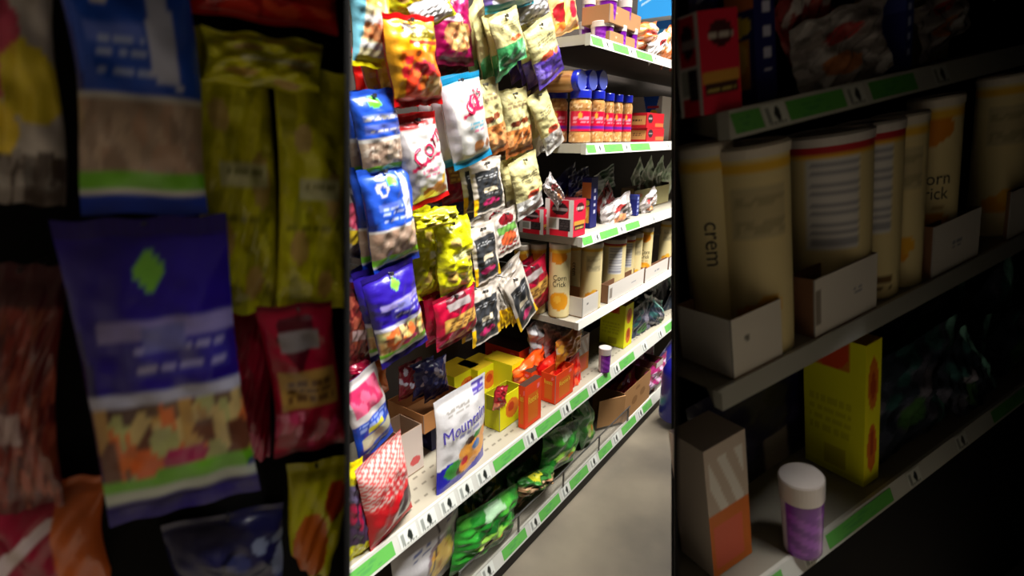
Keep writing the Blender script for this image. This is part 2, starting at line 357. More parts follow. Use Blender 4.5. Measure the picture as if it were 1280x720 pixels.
# ------------------------------------------------------------------ prints
WH = (210, 208, 205); BLU = (38, 84, 200); NAV = (24, 26, 96); TAU = (176, 152, 134); LIM = (120, 200, 40); CREAM = (208, 199, 142); YEL = (226, 222, 20)
MAR = (128, 14, 44); IND = (44, 24, 150); ORG = (240, 74, 20); NUT = [(176, 120, 66), (206, 160, 100), (140, 88, 50), (226, 196, 140)]
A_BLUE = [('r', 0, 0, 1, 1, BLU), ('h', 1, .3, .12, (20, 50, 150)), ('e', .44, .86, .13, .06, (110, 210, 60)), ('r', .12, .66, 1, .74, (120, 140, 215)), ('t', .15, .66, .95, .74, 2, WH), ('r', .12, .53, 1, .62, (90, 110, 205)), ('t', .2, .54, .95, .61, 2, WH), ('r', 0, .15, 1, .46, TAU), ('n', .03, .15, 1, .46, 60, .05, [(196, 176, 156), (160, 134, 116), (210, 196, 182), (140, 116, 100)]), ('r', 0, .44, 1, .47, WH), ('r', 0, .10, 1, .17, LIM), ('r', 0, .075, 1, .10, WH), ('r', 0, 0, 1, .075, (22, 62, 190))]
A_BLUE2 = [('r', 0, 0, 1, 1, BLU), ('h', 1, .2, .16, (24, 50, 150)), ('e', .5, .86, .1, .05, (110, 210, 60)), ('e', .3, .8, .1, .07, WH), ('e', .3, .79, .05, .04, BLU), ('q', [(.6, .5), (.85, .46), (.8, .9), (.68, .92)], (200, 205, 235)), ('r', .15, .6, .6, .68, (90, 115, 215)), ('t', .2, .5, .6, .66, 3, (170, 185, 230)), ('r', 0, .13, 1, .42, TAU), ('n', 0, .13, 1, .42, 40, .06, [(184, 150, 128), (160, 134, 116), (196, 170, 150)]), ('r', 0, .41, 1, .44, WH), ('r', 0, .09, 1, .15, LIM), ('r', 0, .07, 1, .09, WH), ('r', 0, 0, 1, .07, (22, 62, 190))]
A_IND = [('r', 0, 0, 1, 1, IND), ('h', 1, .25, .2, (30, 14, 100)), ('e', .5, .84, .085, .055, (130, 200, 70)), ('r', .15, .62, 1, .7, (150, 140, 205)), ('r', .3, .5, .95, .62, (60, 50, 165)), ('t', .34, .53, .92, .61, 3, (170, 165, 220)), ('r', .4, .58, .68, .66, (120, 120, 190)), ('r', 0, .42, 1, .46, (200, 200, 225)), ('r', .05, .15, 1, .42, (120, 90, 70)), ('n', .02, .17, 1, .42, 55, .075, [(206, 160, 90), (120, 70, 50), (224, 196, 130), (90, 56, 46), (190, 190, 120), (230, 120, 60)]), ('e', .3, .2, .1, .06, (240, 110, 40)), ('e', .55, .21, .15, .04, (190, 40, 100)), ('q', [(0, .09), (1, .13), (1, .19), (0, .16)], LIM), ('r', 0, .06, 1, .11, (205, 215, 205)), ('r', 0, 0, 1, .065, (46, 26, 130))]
A_YEL = [('r', 0, 0, 1, 1, YEL), ('n', 0, 0, 1, 1, 26, .1, [(206, 204, 16), (240, 238, 60), (186, 184, 20)]), ('e', .3, .28, .14, .07, (214, 178, 90)), ('e', .8, .5, .12, .1, (210, 180, 100)), ('e', .35, .72, .12, .06, (216, 186, 110)), ('e', .7, .12, .12, .06, (214, 176, 90)), ('r', .3, .48, .9, .56, (226, 226, 170)), ('t', .34, .49, .86, .55, 2, (150, 150, 90)), ('t', .1, .36, .9, .39, 1, (150, 148, 20))]
A_MAR = [('r', 0, 0, 1, 1, (176, 14, 52)), ('n', 0, .02, 1, .3, 14, .08, [(220, 60, 110), (150, 8, 40), (230, 120, 150)]), ('q', [(.2, .78), (.45, .58), (.75, .78), (.7, .93), (.25, .93)], (92, 10, 30)), ('r', .22, .72, .78, .84, (150, 140, 140)), ('r', .1, .34, .92, .58, (190, 146, 70)), ('t', .2, .38, .85, .54, 3, (120, 80, 40)), ('r', 0, .0, 1, .04, (120, 8, 36)), ('r', 0, .96, 1, 1, (120, 8, 36))]
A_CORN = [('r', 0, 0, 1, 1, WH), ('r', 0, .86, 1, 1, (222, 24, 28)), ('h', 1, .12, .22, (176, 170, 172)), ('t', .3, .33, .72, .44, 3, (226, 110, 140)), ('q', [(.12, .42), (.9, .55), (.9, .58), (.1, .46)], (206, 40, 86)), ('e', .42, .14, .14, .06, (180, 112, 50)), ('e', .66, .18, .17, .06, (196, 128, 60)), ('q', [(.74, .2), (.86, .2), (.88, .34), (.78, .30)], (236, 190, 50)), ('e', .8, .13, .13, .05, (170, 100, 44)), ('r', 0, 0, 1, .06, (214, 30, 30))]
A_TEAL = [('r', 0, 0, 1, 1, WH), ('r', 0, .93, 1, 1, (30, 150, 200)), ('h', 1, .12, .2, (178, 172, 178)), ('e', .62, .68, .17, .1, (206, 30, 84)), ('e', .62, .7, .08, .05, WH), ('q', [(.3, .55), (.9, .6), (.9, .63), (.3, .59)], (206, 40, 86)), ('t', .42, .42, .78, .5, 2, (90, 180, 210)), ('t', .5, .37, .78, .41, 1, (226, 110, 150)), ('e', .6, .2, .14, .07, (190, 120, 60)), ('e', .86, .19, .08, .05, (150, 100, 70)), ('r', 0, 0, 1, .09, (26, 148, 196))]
A_OR = [('r', 0, 0, 1, 1, (238, 70, 56)), ('r', 0, .45, 1, 1, (246, 176, 16)), ('h', 0, 1, .6, (240, 120, 30)), ('h', 0, 1, .42, (236, 70, 40)), ('h', 1, 0, .14, (244, 170, 40)), ('r', .3, .74, .98, .88, (130, 112, 20)), ('e', .36, .84, .12, .07, (60, 40, 20)), ('t', .3, .72, .7, .86, 4, (210, 200, 110)), ('r', .3, .68, .95, .71, (206, 50, 30)), ('e', .5, .42, .22, .07, (232, 60, 80)), ('e', .72, .2, .28, .12, (214, 130, 50)), ('n', .42, .1, 1, .32, 26, .07, [(230, 190, 130), (220, 130, 50), (196, 100, 40), (240, 150, 60)]), ('n', .1, .3, .8, .55, 10, .05, [(226, 40, 50), (250, 120, 60)]), ('r', 0, 0, 1, .1, (206, 14, 22))]
A_CREAMG = [('r', 0, 0, 1, 1, CREAM), ('r', 0, 0, 1, .42, (70, 160, 96)), ('n', 0, 0, 1, .45, 14, .12, [(110, 200, 140), (40, 120, 70), (150, 215, 170)]), ('t', .2, .7, .8, .86, 4, (150, 140, 96)), ('e', .6, .48, .2, .05, (206, 92, 50))]
A_CREAMP = [('r', 0, 0, 1, 1, CREAM), ('r', 0, 0, 1, .45, (92, 66, 172)), ('n', 0, .02, 1, .45, 12, .1, [(130, 110, 200), (70, 44, 140)]), ('t', .2, .62, .8, .76, 3, (110, 104, 80)), ('e', .4, .47, .22, .06, (206, 84, 50)), ('e', .75, .44, .14, .04, (220, 110, 60))]
A_CREAMO = [('r', 0, 0, 1, 1, CREAM), ('r', 0, 0, 1, .42, (206, 128, 66)), ('n', 0, 0, 1, .36, 10, .14, [(226, 160, 100), (176, 96, 44), (240, 190, 140)]), ('r', 0, 0, 1, .1, (150, 84, 40)), ('t', .15, .74, .85, .84, 2, (150, 130, 96)), ('e', .3, .5, .18, .05, (110, 50, 30)), ('e', .62, .52, .16, .05, (130, 60, 34))]
A_CREAMS = [('r', 0, 0, 1, 1, CREAM), ('r', 0, 0, 1, .3, (208, 206, 200)), ('n', 0, 0, 1, .3, 10, .12, [(240, 240, 238), (150, 148, 144)]), ('t', .2, .6, .8, .74, 3, (120, 114, 90)), ('e', .5, .36, .25, .06, (190, 70, 46))]
A_BLACK = [('r', 0, 0, 1, 1, (212, 202, 190)), ('r', .1, .04, .9, .8, (52, 54, 58)), ('t', .16, .64, .86, .74, 2, (170, 172, 176)), ('r', .3, .4, .7, .47, (216, 204, 176)), ('t', .3, .34, .75, .38, 1, (150, 150, 150)), ('e', .5, .2, .28, .07, (176, 40, 96)), ('r', .1, .04, .9, .1, (70, 72, 74)), ('e', .5, .9, .08, .02, (70, 66, 60)), ('q', [(0, 0), (.1, 0), (.1, .3), (0, .3)], (240, 190, 20)), ('r', .9, 0, 1, .2, (240, 190, 20))]
A_MAG = [('r', 0, 0, 1, 1, (160, 14, 84)), ('r', 0, .0, 1, .12, (90, 8, 40)), ('e', .5, .38, .36, .2, (180, 120, 80)), ('n', .2, .2, .85, .56, 22, .08, [(226, 180, 110), (196, 130, 80), (240, 210, 150)]), ('e', .4, .64, .3, .06, (230, 210, 225)), ('n', .1, .6, .9, .95, 8, .06, [(206, 60, 130), (120, 10, 60)])]
A_CHUR = [('r', 0, 0, 1, 1, (226, 204, 60)), ('r', .05, .1, .85, .9, (214, 204, 160)), ('r', .12, .64, .8, .86, (244, 214, 110)), ('e', .45, .74, .25, .08, (226, 160, 80)), ('r', 0, .46, .9, .56, WH), ('e', .55, .38, .36, .09, (206, 130, 80)), ('n', .2, .3, .9, .48, 16, .07, [(220, 150, 100), (190, 104, 60)]), ('r', .1, .2, .8, .26, WH), ('r', 0, 0, 1, .12, (226, 214, 20)), ('h', 1, -.3, .05, (120, 190, 210))]
A_MOUNT = [('r', 0, 0, 1, 1, (226, 224, 226)), ('r', 0, 0, 1, .3, (34, 34, 176)), ('e', .2, .3, .25, .08, (34, 34, 176)), ('e', .9, .3, .3, .12, (34, 34, 176)), ('q', [(.1, .07), (.9, .12), (.9, .17), (.1, .11)], (226, 224, 230)), ('e', .28, .3, .18, .08, (60, 150, 60)), ('e', .4, .26, .1, .05, (70, 40, 30)), ('e', .5, .40, .16, .07, (236, 160, 60)), ('e', .75, .37, .22, .11, (238, 164, 66)), ('e', .72, .4, .09, .05, (50, 120, 200)), ('e', .55, .28, .2, .07, (230, 150, 50)), ('e', .47, .32, .08, .04, (200, 30, 50)), ('e', .78, .5, .12, .035, (60, 150, 60)), ('e', .58, .48, .1, .035, (70, 40, 36)), ('e', .93, .47, .12, .05, (238, 150, 60)), ('t', .35, .56, .85, .6, 1, (140, 140, 180)), ('t', .15, .8, .6, .88, 3, (170, 165, 160)), ('r', .7, .86, .95, .98, (88, 70, 170)), ('t', .7, .87, .95, .97, 2, (200, 196, 226))]
A_GREEN = [('r', 0, 0, 1, 1, (34, 128, 40)), ('n', 0, 0, 1, 1, 26, .14, [(50, 160, 50), (20, 90, 30), (80, 180, 60), (28, 110, 34)]), ('e', .5, .4, .26, .14, (150, 210, 80)), ('e', .4, .34, .12, .07, (226, 226, 150)), ('e', .62, .36, .08, .05, (230, 150, 50)), ('q', [(.3, .75), (.7, .8), (.62, .95), (.4, .93)], (170, 210, 170))]
A_BEAN = [('r', 0, 0, 1, 1, (60, 90, 40)), ('n', 0, .1, 1, .7, 70, .06, [(196, 150, 110), (150, 104, 74), (216, 180, 140), (110, 76, 50)]), ('r', 0, .72, 1, 1, (44, 120, 40)), ('n', 0, .6, 1, 1, 10, .1, [(60, 140, 50), (200, 200, 40), (30, 80, 30)]), ('e', .7, .2, .2, .1, (90, 170, 60))]
A_TEALD = [('r', 0, 0, 1, 1, (40, 48, 60)), ('n', 0, 0, 1, 1, 24, .12, [(60, 66, 82), (28, 34, 44), (84, 84, 100), (50, 90, 90)]), ('q', [(.82, 0), (.92, 0), (.98, 1), (.88, 1)], (130, 190, 176)), ('e', .4, .4, .16, .12, (70, 110, 60)), ('e', .55, .6, .14, .1, (120, 116, 130))]
A_NUTR = [('r', 0, 0, 1, 1, (110, 40, 36)), ('n', 0, 0, 1, 1, 120, .07, [(150, 60, 50), (96, 28, 30), (180, 90, 70), (130, 60, 40)]), ('r', .1, .3, .6, .44, (190, 160, 160)), ('r', 0, .85, 1, 1, (70, 14, 24))]
A_GUM = [('r', 0, 0, 1, 1, (206, 196, 190)), ('e', .3, .62, .4, .2, (226, 90, 120)), ('e', .7, .48, .35, .16, (240, 216, 60)), ('e', .2, .3, .3, .12, (244, 210, 50)), ('r', 0, 0, 1, .2, (110, 96, 90)), ('n', 0, 0, 1, .22, 16, .1, [(160, 150, 144), (80, 66, 60)])]
A_WRAP = [('r', 0, 0, 1, 1, (176, 168, 166)), ('n', 0, 0, 1, 1, 26, .13, [(214, 208, 208), (140, 132, 130), (240, 238, 238), (160, 150, 146)]), ('e', .45, .35, .22, .14, (206, 130, 80)), ('e', .5, .7, .2, .1, (176, 60, 60))]  # pale blobs paint the clear film's highlights into the colour
A_SILV = [('r', 0, 0, 1, 1, (168, 166, 168)), ('n', 0, 0, 1, 1, 30, .13, [(214, 212, 214), (120, 118, 120), (236, 236, 238)])]
A_REDG = [('r', 0, 0, 1, 1, (228, 30, 24)), ('n', 0, 0, 1, 1, 20, .14, [(244, 60, 40), (190, 16, 16), (250, 90, 50)])]
A_NAVY = [('r', 0, 0, 1, 1, NAV), ('n', 0, .4, 1, 1, 10, .09, [(60, 70, 150), (16, 16, 60), (120, 130, 180)]), ('e', .5, .3, .3, .12, (220, 150, 110)), ('r', 0, 0, 1, .1, (14, 14, 60))]
A_PGRN = [('r', 0, 0, 1, 1, (186, 212, 176)), ('n', 0, 0, 1, 1, 14, .14, [(206, 226, 196), (150, 184, 144), (226, 236, 212)]), ('r', .2, .2, .7, .5, (206, 214, 180))]

# ------------------------------------------------------------------ hanging snack bags
ORD = ('second', 'third', 'fourth')
def hang(T, B, w, Y, ops, label, n=0, name='snack_bag', fr=MAIN, step=.04, group=None, hook=True, blabel=None, **k):
    o = bag(fr, T, B, w, Y, ops, name, label, group=group or ('hanging ' + label[:label.find(',')] if n else None), **k)
    for i in range(n):
        c = o.copy(); COL.objects.link(c); c.matrix_world = o.matrix_world @ Matrix.Translation((.004 * (i + 1), step * (i + 1), -.004 * (i % 2))) @ Matrix.Rotation(math.radians(1.5 * (-1) ** i), 4, 'Y')
        for ch in o.children: d = ch.copy(); COL.objects.link(d); d.parent = c
        c['label'] = (blabel or label.split(',')[0]) + ', %s on its hook' % ORD[i]
    if hook and fr is MAIN:
        me = o.data; zt = max(v.co.z for v in me.vertices); p = o.matrix_world @ Matrix.Translation((0, 0, zt - .012)).translation
        M = Matrix.Translation((p[0], 0, p[2])); L = .394 - (p[1] - .012)
        if L > 0:
            h = MB().lathe([(.0022, 0), (.0022, L), (.0005, L + .001)], None, 8, col=(120,) * 3).obj('peg_hook', M_STEEL, None, Matrix.Translation((p[0], .394, p[2])) @ Matrix.Rotation(math.radians(90), 4, 'X'), True)
            tag(h, 'thin steel peg hook carrying hanging snack bags', 'hook', 'peg hooks')
            MB().box(-.0035, -.0035, L - .002, .0035, .0035, L + .002, (120,) * 3).obj('tip', M_STEEL, h)
    return o
H = hang
# top row
H((459, -30), (466, 85), 50, .05, A_CHUR, 'yellow and white bag with fried snack pictures, top left corner', seal_col=(226, 214, 20), seed=3)
H((505, -60), (512, 24), 52, .17, A_YEL, 'yellow bag hanging highest, behind the orange bag', n=1, seed=4)
H((535, -4), (546, 30), 56, .045, [('r', 0, 0, 1, 1, (180, 178, 178)), ('r', 0, 0, 1, .12, YEL), ('r', .85, 0, 1, 1, YEL), ('t', .2, .3, .7, .6, 3, (170, 168, 168))], 'white-backed yellow bag flopped over above the orange bag', hook=False, seed=5, t=.03)
H((509, 18), (523, 132), 62, .02, A_OR, 'large orange and red puffed snack bag in the top row', n=2, seed=6, t=.06, wr=1.4, seal_col=(200, 16, 20), blabel='large orange snack bag')
H((472, 60), (476, 132), 40, .2, A_REDG, 'plain red bag behind the large orange bag', n=1, seed=7)
H((562, -12), (569, 82), 48, .12, A_MAG, 'magenta bag with nut mix window', n=1, seed=8)
H((566, 60), (571, 97), 46, .2, [('r', 0, 0, 1, 1, (60, 14, 34)), ('n', 0, 0, 1, 1, 12, .1, [(90, 20, 46), (36, 10, 22)])], 'dark maroon bag showing under the magenta bag', seed=9)
for i, (T, B, w, Y, yaw) in enumerate((((590, 5), (604, 97), 30, .16, -25), ((603, 8), (618, 96), 30, .13, -20), ((618, 10), (633, 92), 32, .10, -12), ((628, 14), (642, 80), 38, .06, 0))):
    H(T, B, w, Y, A_CREAMG, 'cream and green pouch, %s in its fanned row' % ('leftmost', 'second from left', 'third from left', 'front and rightmost')[i], group='cream and green pouches', hook=i == 3, yaw=yaw, seed=10 + i, m=M_FOIL, t=.03)
for i, (T, B, w, Y) in enumerate((((652, 24), (668, 96), 36, .13), ((672, 26), (690, 100), 38, .08))):
    H(T, B, w, Y, A_CREAMP, ('cream and purple pouch on the left of its pair', 'cream and purple pouch on the right of its pair')[i], n=1, group='cream and purple pouches', seed=15 + i, m=M_FOIL, t=.03, blabel=('left', 'right')[i] + ' cream and purple pouch')
H((668, 84), (684, 106), 70, .15, [('r', 0, 0, 1, 1, (60, 44, 84)), ('n', 0, 0, 1, 1, 16, .12, [(120, 100, 130), (40, 26, 50), (160, 150, 160)])], 'crushed dark purple pouch end under the cream and purple pouches', hook=False, seed=18, m=M_FOIL)
H((630, -40), (638, 12), 64, .08, [('r', 0, 0, 1, 1, (120, 100, 170)), ('r', 0, 0, 1, .2, (60, 160, 180)), ('r', .1, .2, .9, .3, (230, 230, 235))], 'purple and teal bag cut by the top of the picture', seed=19)
H((658, -30), (668, 24), 44, .1, A_SILV, 'silver foil pouch beside the top shelf', seed=20, m=M_FOIL)
H((700, -14), (707, 42), 36, .16, [('r', 0, 0, 1, 1, (226, 180, 120)), ('e', .3, .5, .25, .22, (150, 20, 30)), ('r', .4, .2, .6, .9, (240, 226, 120)), ('e', .75, .5, .15, .2, (200, 30, 50)), ('n', 0, 0, 1, .3, 8, .1, [(230, 120, 40), (240, 200, 80)])], 'yellow and red nut bag tucked left of the cardboard trays', seed=21)
# second row
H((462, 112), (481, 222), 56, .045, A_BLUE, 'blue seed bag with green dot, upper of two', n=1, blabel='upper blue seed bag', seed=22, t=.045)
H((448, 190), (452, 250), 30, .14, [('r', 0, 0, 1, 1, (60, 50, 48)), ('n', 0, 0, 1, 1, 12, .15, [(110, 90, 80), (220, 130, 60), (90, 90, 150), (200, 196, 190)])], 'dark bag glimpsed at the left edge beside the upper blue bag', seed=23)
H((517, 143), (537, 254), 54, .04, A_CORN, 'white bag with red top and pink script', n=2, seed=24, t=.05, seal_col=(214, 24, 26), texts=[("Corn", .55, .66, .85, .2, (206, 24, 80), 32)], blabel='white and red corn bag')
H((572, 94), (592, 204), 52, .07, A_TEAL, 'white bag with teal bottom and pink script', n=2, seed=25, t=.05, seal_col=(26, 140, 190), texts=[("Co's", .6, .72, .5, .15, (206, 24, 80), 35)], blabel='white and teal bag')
for i, (T, B, w) in enumerate((((603, 100), (619, 193), 38), ((641, 112), (650, 192), 36))):
    H(T, B, w, .1 + .02 * i, A_CREAMO, ('cream and caramel pouch beside the teal bag', 'cream and caramel pouch nearer the peanut jars')[i], n=1, group='cream and caramel pouches', seed=27 + i, m=M_FOIL, t=.035, blabel=('left', 'right')[i] + ' cream and caramel pouch')
for i, (T, B, w, Y) in enumerate((((658, 116), (680, 188), 24, .14), ((670, 114), (694, 186), 28, .09))):
    H(T, B, w, Y, A_CREAMS, ('narrow cream and silver pouch left of its twin', 'narrow cream and silver pouch against the peanut jars')[i], group='leaning cream and silver pouches', seed=30 + i, m=M_FOIL, t=.03, yaw=8)
H((571, 196), (575, 252), 42, .16, [('r', 0, 0, 1, 1, (140, 16, 54)), ('r', .1, .45, .9, .85, (140, 96, 60)), ('t', .15, .5, .85, .8, 3, (190, 150, 90)), ('n', 0, 0, 1, .3, 6, .12, [(180, 20, 70), (110, 10, 40)])], 'maroon bag with brown panel behind the teal bag', n=1, seed=32)
H((575, 235), (578, 268), 56, .22, [('r', 0, 0, 1, 1, (30, 34, 90))], 'dark blue bag low behind the maroon bag', seed=33)
H((606, 198), (612, 264), 40, .1, A_BLACK[:9], 'black card pouch with pale border below the caramel pouches', seed=34, t=.02, n=1)
H((653, 195), (664, 266), 36, .1, A_CREAMS, 'cream pouch with silver bottom left of the red boxes', n=2, seed=35, m=M_FOIL, blabel='cream and silver pouch')
H((636, 200), (640, 262), 20, .17, A_CREAMS, 'narrow cream pouch edge beside the black card pouch', seed=36, m=M_FOIL)
# third row
H((452, 236), (450, 322), 40, .10, A_GUM, 'fruit gummy bag with pink and yellow shapes at left edge', seed=37)
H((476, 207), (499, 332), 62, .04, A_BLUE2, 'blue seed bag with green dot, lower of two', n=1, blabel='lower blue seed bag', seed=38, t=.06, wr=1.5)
H((531, 262), (541, 370), 40, .09, A_YEL, 'crumpled yellow bag, left of the pair', n=1, blabel='left crumpled yellow bag', seed=39, t=.05, wr=2, m=M_FOIL)
H((562, 274), (573, 364), 45, .05, A_YEL, 'crumpled yellow bag, right of the pair', n=1, blabel='right crumpled yellow bag', seed=40, t=.05, wr=2, m=M_FOIL)
H((543, 262), (545, 284), 56, .03, A_YEL, 'folded yellow bag top draped over the yellow pair', hook=False, seed=41, wr=2, m=M_FOIL, t=.04)
H((601, 280), (610, 350), 34, .07, A_BLACK, 'black card pouch with yellow corners beside the yellow bags', n=1, seed=42, t=.015)
H((630, 262), (636, 316), 32, .11, [('r', 0, 0, 1, 1, (200, 190, 180)), ('r', .1, .5, .9, .66, (100, 150, 70)), ('e', .5, .8, .3, .12, (120, 20, 30)), ('e', .5, .36, .34, .16, (200, 90, 50)), ('t', .1, .1, .9, .26, 2, (150, 40, 50))], 'small pale card pouch with red and green print', n=1, seed=43, t=.015)
H((612, 258), (618, 285), 56, .2, [('r', 0, 0, 1, 1, (150, 146, 142)), ('n', 0, 0, 1, 1, 14, .1, [(190, 186, 182), (100, 96, 92), (60, 54, 50)])], 'grey crumpled pouch tops behind the card pouches', hook=False, seed=44)
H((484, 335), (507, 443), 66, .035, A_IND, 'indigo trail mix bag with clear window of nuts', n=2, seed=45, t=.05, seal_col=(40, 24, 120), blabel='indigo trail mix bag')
H((450, 352), (450, 452), 36, .09, A_NUTR, 'dark red nut bag at the left edge', n=1, seed=46)
H((566, 364), (573, 425), 54, .05, A_MAR, 'maroon bag with gold panel below the yellow bags', n=2, seed=47, t=.045, seal_col=(170, 16, 50), blabel='maroon and gold bag')
H((663, 330), (671, 388), 40, .13, A_MAR, 'maroon pouch behind the fanned black cards, near the white tray', n=1, seed=48, t=.03)
H((604, 358), (610, 424), 38, .045, A_BLACK, 'black card pouch hanging left of the yellow-edged fan', n=1, seed=49, t=.012)
for i, (T, B, w, yaw) in enumerate((((621, 352), (628, 410), 12, -60), ((625, 350), (636, 406), 12, -55), ((630, 348), (646, 402), 16, -45))):
    H(T, B, w, .05 - .005 * i, [('r', 0, 0, 1, 1, (206, 198, 188)), ('r', 0, 0, 1, .42, (240, 190, 16)), ('e', .5, .03, .6, .05, (250, 200, 30))], 'yellow-ended pouch edge in the fan, %s' % ('leftmost', 'middle one', 'nearest the front card')[i], group='fanned pouch edges', hook=False, seed=50 + i, t=.012)
H((640, 345), (662, 400), 32, .03, A_BLACK, 'tilted black card pouch at the right end of the fan', seed=53, t=.012)
H((622, 340), (628, 360), 70, .15, [('r', 0, 0, 1, 1, (170, 160, 148)), ('n', 0, 0, 1, 1, 10, .1, [(210, 204, 196), (120, 112, 104)])], 'beige pouch tops gathered above the black cards', hook=False, seed=54)

# ------------------------------------------------------------------ goods standing on shelves (used for the long run and for the added side rack)
ident = lambda x, y: (x, y)
def magn(x, y): return 640 + (x - 640) * 3.16, 360 + (y - 360) * 3.16
class Sec:
    """places goods by where they stand; on the side rack the same kinds stand smaller and nearer"""
    def __init__(s, fr, tf, zz, sY, where, lim=None): s.fr, s.tf, s.zz, s.sY, s.where, s.lim = fr, tf, zz, sY, where, lim
    def Y(s, y, px, zk):
        if y > 1:
            r = MAIN.ray(px, y); t = (MAINZ[zk] - MAIN.C[2]) / r[2]; y = float(np.clip((MAIN.C + r * t)[1], .004, .34))
        return y * (sP if s.lim else 1)
    def box(s, xc, y, zk, ytop, xl, xr, front, left, top, name, label, cat='box', group=None, h=None, dmax=.3, wmax=.4, **k):
        Y = s.Y(y, xc, zk); sc = s.sY
        px = lambda q: s.tf(q, 0)[0]
        if s.lim and px(xl) < s.lim: xl = (s.lim + 6 - 640) / 3.16 + 640
        if s.lim and px(xc) < s.lim: return
        return boxv(s.fr, px(xc), Y, s.zz[zk], s.tf(0, ytop)[1], px(xl), px(xr), front, left, top, name, label + s.where, cat, group and group + s.where, h=h and h * sc, dmax=dmax * sc, wmax=wmax * sc, **k)
    def can(s, px, y, zk, ytop, w, label, style='front', **k):
        if s.lim and s.tf(px - w / 2, 0)[0] < s.lim: return
        if s.lim: px = max(px, (s.lim + 22 - 640) / 3.16 + 640 + w / 2)
        return canister(s.fr, s.tf(px, 0)[0], s.Y(y, px, zk), s.zz[zk], s.tf(0, ytop)[1], w * (3.16 if s.sY < 1 else 1), 'snack_canister', label + s.where, style, 'tall cream canisters' + s.where, **k)
    def bag(s, T, B, w, y, ops, label, name='snack_bag', cat='snack bag', group=None, t=.03, **k):
        if s.lim and s.tf(min(T[0], B[0]) - w / 2, 0)[0] < s.lim: return
        f = 3.16 if s.sY < 1 else 1
        return bag(s.fr, s.tf(*T), s.tf(*B), w * f, y * (sP if s.lim else 1), ops, name, label + s.where, cat, group and group + s.where, t=t * (s.sY if s.sY < 1 else 1), **k)
MAINZ = dict(A=ZA + LIP, B=ZB + LIP, C=ZC + LIP, D=ZD + LIP * .8, E=ZE + LIPB, F=ZF + LIPB)
REDF = [('r', 0, 0, 1, 1, (206, 20, 56)), ('e', .55, .78, .3, .13, (70, 14, 24)), ('t', .25, .72, .85, .84, 1, (190, 180, 170)), ('r', .05, .3, .95, .42, (206, 150, 60)), ('r', .1, .18, .9, .3, (60, 24, 24)), ('t', .15, .2, .85, .28, 1, (190, 170, 90))]
REDL = [('r', 0, 0, 1, 1, (226, 220, 216)), ('r', .16, .5, .84, .98, (206, 22, 44)), ('r', .16, 0, .84, .18, (206, 22, 44)), ('e', .52, .74, .28, .17, (44, 20, 24)), ('r', .26, .68, .8, .76, (150, 130, 130)), ('r', .14, .2, .4, .46, (160, 160, 150)), ('r', .5, .16, .88, .48, (36, 26, 28)), ('t', .52, .2, .86, .46, 4, (70, 60, 60))]
YBL = [('r', 0, 0, 1, 1, (214, 216, 14)), ('h', 0, 1, .05, (196, 200, 16)), ('r', .15, .78, .75, 1, (196, 120, 20)), ('e', .45, .92, .3, .14, (206, 70, 26)), ('r', .35, .06, .7, .22, (180, 176, 16)), ('t', .1, .3, .8, .6, 4, (190, 190, 20))]
YBF = [('r', 0, 0, 1, 1, (236, 232, 10)), ('e', .5, .72, .32, .18, (216, 120, 24)), ('e', .5, .7, .16, .1, (180, 70, 20)), ('e', .5, .26, .3, .18, (216, 110, 24)), ('e', .5, .3, .14, .1, (176, 64, 20))]
CARDB = (168, 124, 78)
